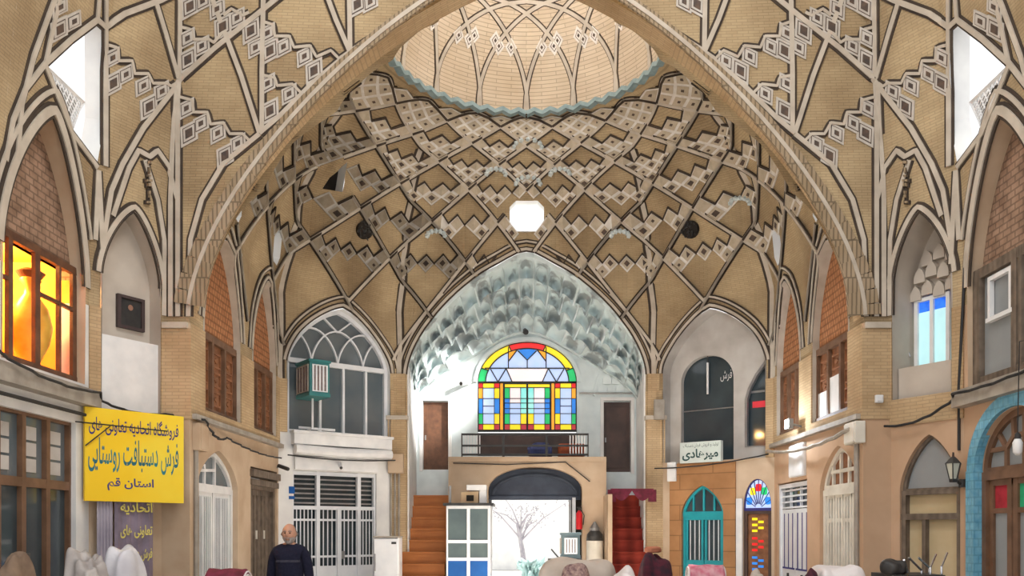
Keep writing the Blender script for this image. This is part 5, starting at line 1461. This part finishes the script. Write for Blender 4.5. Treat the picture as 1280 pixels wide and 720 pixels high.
# round dark grilles on the main vault and hanging brick ornaments on the front vault
for u, v, lb in ((455, 288, 'left of the deep arch'), (864, 287, 'right of the deep arch')):
    h = vault_hit(MAIN, u, v); n_ = MAIN.N(h[0], h[1]); rot = n_.to_track_quat('Z', 'Y').to_matrix(); q = h[2]
    t = empty('round_grille', q, 'round black ragged grille on the vault ' + lb, 'grille')
    MB().lathe(q, [(.165, -.02), (.165, .05), (.15, .06)], 22, rot).build('plate', 'void_dark', t)
    mb = MB(); rnd = random.Random(int(u))
    for k in range(34):
        a = rnd.uniform(0, 6.28); r = rnd.uniform(.02, .175); c1 = q + rot @ Vector((r * cos(a), r * sin(a), .06)); mb.tube([c1, c1 + rot @ Vector((rnd.uniform(-.06, .06), rnd.uniform(-.06, .06), .01))], .014, 4)
    mb.build('mesh', 'black_metal', t)
mb = MB(); md = MB()
for mir in (0, 1):
    for u0, v0, w_, h_ in ((184, 203, 6, 5), (184, 213, 3, 9), (184, 226, 9, 4), (184, 231, 6, 6), (184, 243, 3, 12), (183, 253, 6, 4), (184, 220, 5, 3)):
        hs = [vault_hit(FRONT, (2 * U0 + 2 - u if mir else u), v) for u, v in ((u0 - w_ / 2, v0 - h_ / 2), (u0 + w_ / 2, v0 - h_ / 2), (u0 + w_ / 2, v0 + h_ / 2), (u0 - w_ / 2, v0 + h_ / 2))]
        if all(hs):
            n_ = FRONT.N(hs[0][0], hs[0][1]); P = [h[2] for h in hs]
            for m_, k, hh in ((md, 1.25, .03), (mb, .7, .06)):
                c0 = sum(P, Vector()) / 4; Q = [c0 + (p - c0) * k for p in P]
                m_.add([p + n_ * hh for p in Q] + [p - n_ * .03 for p in Q], [(0, 1, 2, 3), (0, 4, 5, 1), (1, 5, 6, 2), (2, 6, 7, 3), (3, 7, 4, 0)])
md.build('brick_ornament', 'rib_dark', front_vault, recalc=False); mb.build('brick_ornament', 'arch_band', front_vault, recalc=False)
# star shaped stucco muqarnas tips between the ribs of the main vault
mb = MB()
for u, v, r in ((660, 180, 17), (660, 226, 15), (620, 214, 12), (700, 214, 12), (545, 291, 11), (775, 291, 11), (600, 300, 0), (926, 250, 12), (392, 250, 0)):
    if not r: continue
    for k in range(7):
        a = pi * (k / 6); uu, vv = u - r * cos(a), v - r * .55 * sin(a) + 4
        h = vault_hit(MAIN, uu, vv)
        if not h: continue
        n_ = MAIN.N(h[0], h[1]); rot = n_.to_track_quat('Z', 'Y').to_matrix(); s_ = .055
        mb.lathe(h[2], [(s_, -.02), (s_ * .9, .05), (.004, .10)], 5, rot)
mb.build('stucco_star', 'pale_plaster', main_vault)
# sill and canopy of the bright window at the centre of the vault, black sheet painting the unlit depth of the dark opening
P, nn = OPEN_D[0]
MB().add([h[2] - nn * -.29 for h in P], [tuple(range(len(P)))]).build('dark_hole_sheet', 'void_dark', main_vault, recalc=False)
# lattice screens at the foot of the two roof openings in the front vault
for mir in (0, 1):
    m_ = lambda u: 2 * U0 + 2 - u if mir else u
    q = [vault_hit(FRONT, m_(u), v) for u, v in ((56, 82), (104, 128), (90, 160))]
    if not all(q): continue
    A0, A1, A2 = (h[2] for h in q)
    n_ = (A1 - A0).cross(A2 - A0).normalized(); n_ = n_ if n_.y < 0 else -n_
    t = empty('lattice_screen', A2, 'white lattice screen at the foot of the ' + ('right' if mir else 'left') + ' roof opening', 'screen')
    mb = MB(); k = 9
    for i in range(k + 1):
        f = i / k; a_ = A0.lerp(A1, f); b_ = A0.lerp(A2, f)
        mb.tube([a_, b_], .012, 4)
        c1 = A0.lerp(A1, f); c2 = A2.lerp(A1, f) if f < 1 else A1
        mb.tube([c1, A2.lerp(A1, f)], .012, 4)
    mb.build('lattice', 'white_paint', t)
    MB().add([p - n_ * .07 for p in (A0, A1, A2)], [(0, 1, 2)]).build('shade_sheet', 'void_dark', t, recalc=False)  # black sheet added to paint the darkness behind the lattice holes
    mb = MB(); mb.tube([A0, A1, A2, A0], .03, 4); mb.build('frame', 'white_paint', t)

# ================================================================== goods on the floor
pm('plastic_white', (.74, .74, .78), (.58, .58, .64), .35, 3.0, bump=.5); pm('plastic_grey', (.50, .47, .45), (.34, .31, .30), .4, 5.0, bump=.6)
pm('linen', (.56, .50, .44), (.44, .38, .33), .9, 3.0, bump=.4); pm('rug_pattern', (.42, .30, .26), (.14, .08, .09), .95, 22.0, bump=.4); pm('maroon_rug', (.20, .03, .06), (.10, .02, .03), .95, 9.0)
pm('dark_garment', (.035, .02, .03), (.10, .02, .035), .95, 9.0, bump=.5); pm('pink_rug', (.50, .10, .17), (.62, .36, .40), .95, 9.0); pm('white_cloth', (.78, .74, .74), (.66, .62, .62), .85, 2.0, bump=.3); pm('sack', (.28, .20, .14), (.16, .11, .08), .95, 6.0)
def heap(name, u0, u1, vtop, D, depth, mat, label, cat, seed=1, zmin=0.0, amp=.14, sq=.6, freq=5, n=5):
    a = at(u0, vtop, D); b2 = at(u1, vtop, D); h = a.z - zmin
    o = blob(((a.x + b2.x) / 2, D + depth / 2, zmin + h * .5), ((b2.x - a.x) / 2, depth / 2, h * .5), seed, amp, n, zmin, freq, sq)
    o.f = o.f; zz = max(p[2] for p in o.v); k = (a.z - zmin) / (zz - zmin); o.v = [(p[0], p[1], zmin + (p[2] - zmin) * k) for p in o.v]
    return simple(name, o, mat, label, cat, smooth=True)
heap('wrapped_bundle', 118, 160, 681, 9.2, .55, 'plastic_white', 'tall bundle wrapped in white plastic in front of the purple banner', 'bundle', 3, freq=6, amp=.10)
heap('wrapped_bundle', 74, 119, 684, 8.5, .5, 'plastic_grey', 'crumpled grey plastic wrapped bundle leaning beside the white wrapped one', 'bundle', 8, amp=.2, freq=6)
heap('sack', -12, 11, 690, 7.6, .5, 'sack', 'brown sack at the foot of the brown glazed shop front', 'sack', 4)
def roll(name, u0, u1, vtop, D, mat, label, cat='rug', r=None, base=None):
    """a rolled rug lying on a low stack of folded cloth so that it stands as tall as in the hall"""
    a = at(u0, vtop, D); b2 = at(u1, vtop, D); r = r or .16; zc = a.z - r
    t = empty(name, ((a.x + b2.x) / 2, D, zc - r), label, cat)
    mb = MB(); n = 40; L = 11; 
    for j in range(L + 1):
        x = a.x + (b2.x - a.x) * j / L
        for i in range(n): th = 2 * pi * i / n; rr = r * (1 + .04 * sin(5 * th + j)); mb.v.append((x, D + rr * cos(th), zc + rr * sin(th)))
    mb.f = [(j * n + i, j * n + (i + 1) % n, (j + 1) * n + (i + 1) % n, (j + 1) * n + i) for j in range(L) for i in range(n)] + [tuple(range(n)), tuple(L * n + i for i in range(n))]
    mb.build('roll', mat, t, smooth=True)
    mb = MB()
    for xx, sg in ((a.x, -1), (b2.x, 1)):
        P = [(xx + sg * .012, D + r * .9 * (1 - k / 60) * cos(k * .45), zc + r * .9 * (1 - k / 60) * sin(k * .45)) for k in range(58)]
        MB().tube(P, .010, 4).build('spiral_edge', 'white_cloth', t)
    return t, zc - r
def plinth(name, x0, x1, y0, y1, z, label, mats):
    """folded rugs piled flat, each layer a thing of its own"""
    k = max(1, int(z / .12)); h = z / k
    for i in range(k):
        rnd = random.Random(i * 7 + int(x0 * 100)); dx = rnd.uniform(-.03, .03)
        simple(name, MB().wbox((x0 + dx, y0 + abs(dx), i * h + .002), (x1 + dx, y1, (i + 1) * h - .002)), mats[i % len(mats)], label, 'rug', label, bevel=.03)
t, z = roll('rolled_rug', 262, 308, 711, 8.8, 'maroon_rug', 'maroon rolled rug on top of a pile before the white arched door', r=.17)
plinth('folded_rug', at_floor(258, 8.8), at_floor(312, 8.8), 8.6, 9.1, z, 'folded rug in the flat pile under the maroon roll', ['maroon_rug', 'rug_pattern', 'sack'])
t, z = roll('rolled_rug', 861, 903, 706, 10.5, 'pink_rug', 'pink and white rolled rug in front of the teal door', r=.15)
plinth('folded_rug', at_floor(857, 10.5), at_floor(906, 10.5), 10.3, 10.8, z, 'folded rug in the flat pile under the pink roll', ['pink_rug', 'rug_pattern', 'linen'])
heap('covered_goods', 672, 772, 697, 10.8, .9, 'linen', 'beige cloth thrown over a large heap of goods before the gateway', 'goods', 12, sq=.5, amp=.10)
z_ = at(700, 710, 10.2).z
heap('folded_rug', 700, 748, 704, 10.2, .5, 'rug_pattern', 'patterned folded rug with fringe in front of the beige covered heap', 'rug', 14, amp=.2)
heap('white_bundle', 765, 803, 708, 9.9, .6, 'white_cloth', 'white cloth bundle between the beige heap and the dark garments', 'bundle', 16, amp=.18)
heap('garment_heap', 801, 844, 690, 11.6, .6, 'dark_garment', 'dark maroon heap of garments by the red carpeted stairs', 'clothes', 18, amp=.15, freq=6)
pm('orange_cloth', (.50, .20, .12), (.38, .14, .08), .9, 6.0)
zt_ = at(820, 692, 11.7).z
heap('cushion', 808, 827, 683, 11.75, .25, 'orange_cloth', 'small orange cushion on top of the dark garment heap', 'cushion', 19, zmin=zt_ + .005, n=4)
heap('bag', 940, 962, 712, 10.8, .4, 'linen', 'tan bag in front of the door with the coloured fanlight', 'bag', 20)
heap('covered_stack', 1030, 1086, 706, 8.9, .6, 'white_cloth', 'stack of goods covered by a white sheet before the cream arched door', 'goods', 22, sq=.28, amp=.05)
heap('bundle', 1010, 1031, 711, 8.8, .35, 'dark_garment', 'brown and black bundle left of the white sheeted stack', 'bundle', 24)
# patterned edges on the bundles of the front row: wisps of rope
def thing_parts(name, loc, label, cat): return empty(name, loc, label, cat)
# hand cart with chrome tubes
D = 8.8; a = at(1118, 712, D); b2 = at(1182, 712, D)
t = empty('hand_cart', ((a.x + b2.x) / 2, D + .3, 0), 'black hand cart with bare metal tubes below the arched brown shop window', 'cart')
zc = at(1150, 714, D).z
MB().wbox((a.x, D, zc - .10), (b2.x, D + .6, zc - .04)).build('deck', 'black_metal', t)
for x in (a.x + .08, b2.x - .08):
    for y in (D + .08, D + .52):
        MB().tube([(x, y, .14), (x, y, zc - .08)], .02, 6).build('leg', 'black_metal', t)
        w_ = MB().lathe((x, y, .10), [(.10, -.025), (.10, .025)], 18, Matrix.Rotation(pi / 2, 3, 'Y')); w_.build('wheel', 'black_metal', t)
blob(((a.x + b2.x) / 2 - .17, D + .25, zc + .02), (.12, .15, .09), 31, .22, 4, zc - .05).build('load_cloth', 'black_metal', t, smooth=True)
for u0, v0, u1, v1 in ((1136, 697, 1152, 713), (1148, 697, 1162, 710), (1163, 709, 1170, 693), (1177, 708, 1184, 691), (1130, 700, 1134, 712)):
    p = at(u0, v0, D + .2); q = at(u1, v1, D + .3); q2 = p if p.z < q.z else q; MB().tube([p, q], .012, 6).tube([q2, (q2.x, q2.y, zc - .05)], .012, 6).build('tube', 'chrome', t)
# white capped water heater in the pier niche beside the gateway, red extinguisher
D = 17.0; p0 = at(744, 700, D)
t = empty('gas_bottle', (p0.x, D + .1, 0), 'white cylinder with dark shoulder standing at the right of the gateway', 'cylinder')
zz = lambda v: CZ + (V0 - v) / F * D
MB().lathe((p0.x, D + .1, 0), [(.16, 0), (.17, .03), (.17, zz(676)), (.165, zz(674))], 20).build('body', 'cream_paint', t, smooth=True)
MB().lathe((p0.x, D + .1, 0), [(.172, zz(676)), (.16, zz(668)), (.08, zz(662)), (.05, zz(658))], 20).build('shoulder', 'black_metal', t, smooth=True)
MB().lathe((p0.x, D + .1, 0), [(.10, zz(664)), (.10, zz(660)), (.02, zz(652))], 12).build('valve_guard', 'grey_metal', t)
xx = at(724, 650, YG - .12).x
t = empty('fire_extinguisher', (xx, YG - .12, zz(663)), 'red fire extinguisher hung on the right jamb of the gateway', 'extinguisher')
zA, zB = CZ + (V0 - 662) / F * 17.2, CZ + (V0 - 638) / F * 17.2
pm('red_paint', (.62, .02, .03), (.5, .015, .02), .35, 3.0)
MB().lathe((xx, YG - .12, 0), [(.055, zA), (.065, zA + .02), (.065, zB - .06), (.02, zB)], 16).build('cylinder', 'red_paint', t, smooth=True)
MB().lathe((xx, YG - .12, 0), [(.025, zB), (.025, zB + .05)], 8).tube([(xx - .05, YG - .12, zB + .06), (xx + .05, YG - .12, zB + .06)], .012, 5).build('valve', 'black_metal', t); MB().tube([(xx + .03, YG - .12, zB + .03), (xx + .10, YG - .12, zB - .1), (xx + .08, YG - .12, zA + .1)], .010, 5).build('hose', 'black_metal', t)
MB().wbox((xx - .03, YG - .07, zA + .1), (xx + .03, YG, zA + .2)).build('bracket', 'grey_metal', t)
# valance at the head of the carpeted stairs
VP = Plane((1.66, 16.6), (2.5, 16.6)); mb = MB(); zt_ = CZ + (V0 - 612) / F * 16.6
for k in range(2):
    s0 = VP.len * k / 2; s1 = VP.len * (k + 1) / 2
    mb.prism(VP, [(s0, zt_)] + [(s0 + (s1 - s0) * i / 10, zt_ - .20 * sin(pi * i / 10) - .02) for i in range(11)] + [(s1, zt_)], [], -.02, .01)
mb.box(VP, 0, VP.len, zt_ - .02, zt_ + .02, -.03, .02); mb.box(VP, -.06, .10, zt_ - .24, zt_, -.02, .0); mb.box(VP, VP.len - .1, VP.len + .06, zt_ - .24, zt_, -.02, 0)
simple('valance', mb, 'maroon_rug', 'dark maroon scalloped valance over the red carpeted stairs', 'valance')

# ================================================================== pipes and cables
def cable(name, pts, r, mat, label, cat='cable'): return simple(name, MB().tube(pts, r, 6), mat, label, cat)
def sag(pl, s0, z0, s1, z1, d, drop, n=12): return [pl.pt(s0 + (s1 - s0) * i / n, z0 + (z1 - z0) * i / n - drop * 4 * (i / n) * (1 - i / n), d + .02 * sin(i * 2.1)) for i in range(n + 1)]
cable('cable', sag(SL_, 4.2, 3.42, 6.4, 3.30, .20, .10) + sag(FL_, .1, 3.22, 1.0, 3.16, .10, .06) + sag(L_, .2, 3.12, 1.0, 2.95, .14, .1), .016, 'cable_black', 'black cable sagging along the left ledge above the yellow sign')
cable('pipe', [SL_.pt(4.2, 3.0, .10), SL_.pt(6.22, 3.0, .10)], .022, 'cable_black', 'dark pipe across the white band over the brown shop front', 'pipe')
cable('cable', sag(L_, 1.15, 2.98, 4.0, 2.92, .10, .06, 20), .014, 'cable_black', 'thin black cable under the ledge of the left wall')
cable('conduit', [L_.pt(.12, 0, .05), L_.pt(.12, 3.0, .05)], .03, 'pipe_grey', 'grey conduit rising beside the white arched door', 'pipe')
cable('cable', sag(CL_, .1, 2.98, 2.4, 3.0, .20, .05), .014, 'cable_black', 'black cable under the fascia of the white shop front')
for k, u in enumerate((489, 494, 499)): cable('conduit', [pb.pt(pb.px(u, 600)[0], 0, .03), pb.pt(pb.px(u, 600)[0], 2.75, .03)], .022, 'pipe_grey', ('left', 'middle', 'right')[k] + ' one of three conduits on the pier by the fridge', 'pipe')
cable('cable', sag(CR_, .05, 2.84, 2.4, 3.0, .12, .06), .014, 'cable_black', 'black cable below the small white shop sign')
cable('cable', sag(R_, .1, 3.05, 4.0, 2.98, .16, .12, 20), .03, 'pipe_grey', 'thick grey cable bundle along the right ledge')
cable('cable', sag(FR_, .02, 3.0, 1.0, 3.24, .12, .10) + sag(SR_, .1, 3.28, 2.2, 3.34, .2, .05), .018, 'cable_black', 'black cable sagging across the right front pier below the niche')
cable('conduit', [R_.pt(3.98, 0, .05), R_.pt(3.98, 2.9, .05)], .035, 'pipe_grey', 'grey conduit rising beside the cream arched door', 'pipe')
cable('conduit', [FR_.pt(1.0, 2.6, .02), FR_.pt(1.0, 3.4, .02), SR_.pt(.06, 4.9, .02)], .018, 'cable_black', 'black cable rising beside the right front window', 'cable')
cable('cable', [G_.pt(.1, 2.98, .03), G_.pt(1.2, 2.95, .03), G_.pt(2.4, 3.0, .03), G_.pt(2.9, 2.6, .03)], .012, 'cable_black', 'thin dark cable looped over the gate arch')
cable('pipe', [I_.pt(I_.px(724, 492)[0], I_.px(724, 492)[1], .05), I_.pt(I_.px(802, 490)[0], I_.px(802, 492)[1], .05)], .02, 'grey_metal', 'short metal pipe on the recess wall above the right dark door', 'pipe')

# ================================================================== outside the gate
pm('pale_ground', (.80, .78, .74), (.70, .68, .64), .9, 1.0); pm('bark', (.45, .42, .45), (.30, .28, .32), .9, 6.0); pm('pale_leaf', (.50, .66, .66), (.35, .52, .50), .8, 5.0)
MB().wbox((-20, 18.4, -.2), (20, 60, -.01)).build('ground', 'pale_ground', **ST)
MB().wbox((-14, 34, 0), (14, 34.3, 4.0)).build('wall_courtyard', 'white_plaster', **ST)
t = empty('tree', (.55, 26.0, 0), 'pale leafless young tree standing in the bright yard beyond the gateway', 'tree')
mb = MB(); rnd = random.Random(5); q0 = at(657, 720, 26)
base = Vector((q0.x, 26, 0)); mb.tube([base, base + Vector((-.1, 0, 1.0)), base + Vector((-.25, 0, 1.8))], .10, 8, .05); tips = []
for k in range(9):
    s_ = base + Vector((-.15, 0, 1.2 + .07 * k)); e_ = s_ + Vector((rnd.uniform(-1.3, 1.5), rnd.uniform(-.4, .4), rnd.uniform(.4, 1.2))); mid = s_.lerp(e_, .5) + Vector((0, 0, .12)); mb.tube([s_, mid, e_], .03, 5, .008); tips += [mid, e_]
mb.build('trunk', 'bark', t)
mb = MB()
for p in tips:
    for k in range(9):
        c_ = p + Vector((rnd.gauss(0, .12), rnd.gauss(0, .12), rnd.gauss(0, .1))); mb.add([c_, c_ + Vector((.05, .01, .02)), c_ + Vector((.02, .01, .06))], [(0, 1, 2)])
mb.build('leaves', 'bark', t, recalc=False)
heap('shrub', 652, 680, 695, 24.0, .8, 'pale_leaf', 'pale bluish shrub at the foot of the tree beyond the gateway', 'shrub', 27, amp=.4, freq=14)

# ================================================================== the man
def skinned(name, V, E, R, mat, parent, root=0, sub=2):
    me = bpy.data.meshes.new(name); me.from_pydata(V, E, []); o = bpy.data.objects.new(name, me); COL.objects.link(o)
    md = o.modifiers.new('skin', 'SKIN'); md.use_smooth_shade = True
    for i, r in enumerate(R):
        s = me.skin_vertices[0].data[i]; s.radius = r if isinstance(r, tuple) else (r, r); s.use_root = (i == root)
    sb = o.modifiers.new('sub', 'SUBSURF'); sb.levels = sub; sb.render_levels = sub
    dg = bpy.context.evaluated_depsgraph_get(); nm = bpy.data.meshes.new_from_object(o.evaluated_get(dg)); bpy.data.objects.remove(o)
    nm.materials.clear(); nm.materials.append(MATS[mat]); [setattr(p, 'use_smooth', True) for p in nm.polygons]
    o = bpy.data.objects.new(name, nm); COL.objects.link(o)
    o.parent = parent; o.matrix_parent_inverse = Matrix.Translation(parent.location).inverted()
    return o
pm('skin', (.50, .28, .19), (.42, .22, .15), .55, 6.0); pm('sweater', (.007, .008, .022), (.011, .012, .03), .95, 30.0, bump=.3); pm('sweater_stripe', (.05, .05, .07), (.03, .03, .05), .95, 30.0)
pm('trousers', (.05, .05, .06), (.035, .035, .045), .9, 20.0); pm('beard', (.42, .38, .36), (.28, .25, .24), .95, 40.0, bump=.8); pm('hair', (.22, .20, .19), (.14, .13, .12), .95, 40.0, bump=.5); pm('shoe', (.03, .025, .02), rough=.5); pm('eye_white', (.7, .68, .65), rough=.3)
D = 9.75; hx = at_floor(362, D)
t = empty('person', (hx, D, 0), 'bearded man in a dark navy sweater standing before the grey plank door', 'person')
B = lambda x, y, z: (hx + x, D + y, z)
H = 1.675
# continuous body surface under the clothes
V = [B(0, .02, .95), B(0, .01, 1.10), B(0, .0, 1.28), B(0, .01, 1.42), B(0, .0, 1.475),            # 0-4 pelvis to neck
     B(-.10, .02, .88), B(-.11, .0, .50), B(-.11, .03, .09), B(-.12, -.10, .04),                    # 5-8 right leg
     B(.10, .02, .88), B(.11, .0, .50), B(.11, .03, .09), B(.12, -.10, .04),                        # 9-12
     B(-.14, .01, 1.345), B(-.185, .02, 1.29), B(-.222, .03, 1.04), B(-.215, -.03, .82),              # 13-16 arm
     B(.14, .01, 1.345), B(.185, .02, 1.29), B(.222, .03, 1.04), B(.215, -.03, .82)]
E_ = [(0, 1), (1, 2), (2, 3), (3, 4), (0, 5), (5, 6), (6, 7), (7, 8), (0, 9), (9, 10), (10, 11), (11, 12), (3, 13), (13, 14), (14, 15), (15, 16), (3, 17), (17, 18), (18, 19), (19, 20)]
R = [(.14, .11), (.14, .12), (.13, .105), (.075, .065), (.052, .057), (.09, .09), .058, .04, (.045, .03), (.09, .09), .058, .04, (.045, .03), .06, .052, .042, .028, .06, .052, .042, .028]
body = skinned('body', V, E_, R, 'skin', t)
# sweater: torso and sleeves
V2 = [B(0, .02, .90), B(0, .01, 1.08), B(0, .0, 1.26), B(0, .01, 1.395), B(0, .005, 1.468), B(-.14, .01, 1.35), B(-.187, .02, 1.29), B(-.225, .03, 1.04), B(-.218, -.02, .86), B(.14, .01, 1.35), B(.187, .02, 1.29), B(.225, .03, 1.04), B(.218, -.02, .86)]
E2 = [(0, 1), (1, 2), (2, 3), (3, 4), (3, 5), (5, 6), (6, 7), (7, 8), (3, 9), (9, 10), (10, 11), (11, 12)]
R2_ = [(.17, .14), (.175, .15), (.17, .14), (.125, .105), (.075, .078), .078, .07, .058, .044, .078, .07, .058, .044]
sw = skinned('sweater', V2, E2, R2_, 'sweater', t)
# chest stripe hugging the sweater
mb = MB(); bm = bmesh.new(); bm.from_mesh(sw.data)
from mathutils.bvhtree import BVHTree
bv = BVHTree.FromBMesh(bm); top = []; bot = []
for i in range(17):
    x = -.14 + .28 * i / 16
    for z, L in ((1.262, top), (1.235, bot)):
        h = bv.ray_cast(Vector((hx + x, D - 1, z)), Vector((0, 1, 0)))
        L.append(h[0] + Vector((0, -.004, 0)) if h[0] else None)
for i in range(16):
    if all((top[i], top[i + 1], bot[i], bot[i + 1])): mb.add([bot[i], bot[i + 1], top[i + 1], top[i]], [(0, 1, 2, 3)])
bm.free(); mb.build('stripe', 'sweater_stripe', sw, recalc=False)
# trousers
V3 = [B(0, .02, .96), B(-.10, .02, .86), B(-.11, .005, .50), B(-.11, .03, .10), B(.10, .02, .86), B(.11, .005, .50), B(.11, .03, .10)]
skinned('trousers', V3, [(0, 1), (1, 2), (2, 3), (0, 4), (4, 5), (5, 6)], [(.16, .12), (.105, .105), .08, .07, (.105, .105), .08, .07], 'trousers', t)
for sx in (-1, 1):
    V4 = [B(sx * .11, .06, .05), B(sx * .115, -.04, .05), B(sx * .12, -.16, .04)]
    skinned('shoe', V4, [(0, 1), (1, 2)], [(.045, .05), (.05, .045), (.042, .032)], 'shoe', t)
    # hands: palm with four fingers and a thumb
    w0 = (sx * .215, -.03, .82); HV = [B(*w0), B(sx * .213, -.045, .765), B(sx * .211, -.05, .725)]; HE = [(0, 1), (1, 2)]; HR = [(.024, .030), (.022, .040), (.018, .040)]
    for k, (dy, L) in enumerate(((-.028, .066), (-.010, .074), (.009, .069), (.026, .054))):
        b0 = len(HV); HV += [B(sx * .210, -.05 + dy, .710), B(sx * .204, -.054 + dy, .71 - L * .5), B(sx * .191, -.056 + dy, .71 - L)]; HE += [(2, b0), (b0, b0 + 1), (b0 + 1, b0 + 2)]; HR += [.0095, .009, .0075]
    b0 = len(HV); HV += [B(sx * .204, -.078, .765), B(sx * .191, -.098, .735), B(sx * .181, -.102, .705)]; HE += [(1, b0), (b0, b0 + 1), (b0 + 1, b0 + 2)]; HR += [.012, .011, .008]
    skinned('hand', HV, HE, HR, 'skin', t, sub=1)
# head: shaped ellipsoid with brow, nose, mouth, jaw and ears, turned a little
bm = bmesh.new(); bmesh.ops.create_icosphere(bm, subdivisions=5, radius=1.0); c = Vector((0, -.01, H - .115)); mb = MB()
def bump_(p, q, r): return math.exp(-((p - Vector(q)).length / r) ** 2)
for v in bm.verts:
    p = v.co.copy(); x, y, z = p
    wx = .078 * (1 - .22 * max(0, -z) ** 1.5); q = Vector((x * wx, y * .095, z * .117))
    if y < 0: q.y *= 1 - .12 * max(0, z)
    q.y -= .026 * bump_(p, (0, -1.0, -.12), .17) + .012 * bump_(p, (0, -.95, .10), .16)             # nose
    q.y += .010 * (bump_(p, (.36, -.90, .08), .20) + bump_(p, (-.36, -.90, .08), .20))              # eye sockets
    q.y -= .006 * bump_(p, (0, -.93, .30), .4); q.y -= .008 * bump_(p, (0, -.85, -.50), .16); q.y += .006 * bump_(p, (0, -.85, -.42), .07)
    q.y -= .012 * bump_(p, (0, -.6, -.85), .35)
    for s_ in (-1, 1): q.x += s_ * .020 * bump_(p, (s_ * 1.0, .10, -.02), .20)
    mb.v.append(tuple(Vector((hx, D, 0)) + c + q))
mb.f = [tuple(v.index for v in f.verts) for f in bm.faces]; bm.free()
head = mb.build('head', 'skin', t, smooth=True)
HC = Vector((hx, D, 0)) + c
def patch(cond, off, name, mat, seed=2):
    """a shell of hair lifted off the part of the head where cond holds"""
    m2 = MB(); idx = {}; rnd = random.Random(seed)
    for i, v in enumerate(mb.v):
        r = Vector(v) - HC; q = Vector((r.x / .078, r.y / .095, r.z / .118))
        if cond(q): idx[i] = len(m2.v); m2.v.append(tuple(HC + r * (1 + off + rnd.uniform(-.01, .02))))
    m2.f = [tuple(idx[k] for k in f) for f in mb.f if all(k in idx for k in f)]
    return m2.build(name, mat, head, smooth=True, recalc=False)
patch(lambda q: q.y < .15 and q.z < -.28 and abs(q.x) < 1.1 and not (abs(q.x) < .26 and -.56 < q.z < -.42 and q.y < -.5), .08, 'beard', 'beard')
patch(lambda q: (q.y > -.15 and q.z > -.35 and not (q.z > .62 and q.y < .3) and q.z < .9) and abs(q.x) < 1.25, .035, 'hair', 'hair')
for sx in (-1, 1):
    mb2 = MB().lathe(HC + Vector((sx * .027, -.079, .009)), [(.001, -.009), (.009, -.004), (.010, 0), (.009, .004), (.001, .009)], 12); mb2.build('eye', 'void_dark', head, smooth=True)
    MB().tube([HC + Vector((sx * .012, -.090, .028)), HC + Vector((sx * .030, -.088, .033)), HC + Vector((sx * .046, -.076, .027))], .005, 6).build('eyebrow', 'hair', head)
MB().tube([HC + Vector((-.022, -.090, -.058)), HC + Vector((0, -.094, -.057)), HC + Vector((.022, -.090, -.058))], .004, 6).build('lips', 'skin_dim', head)
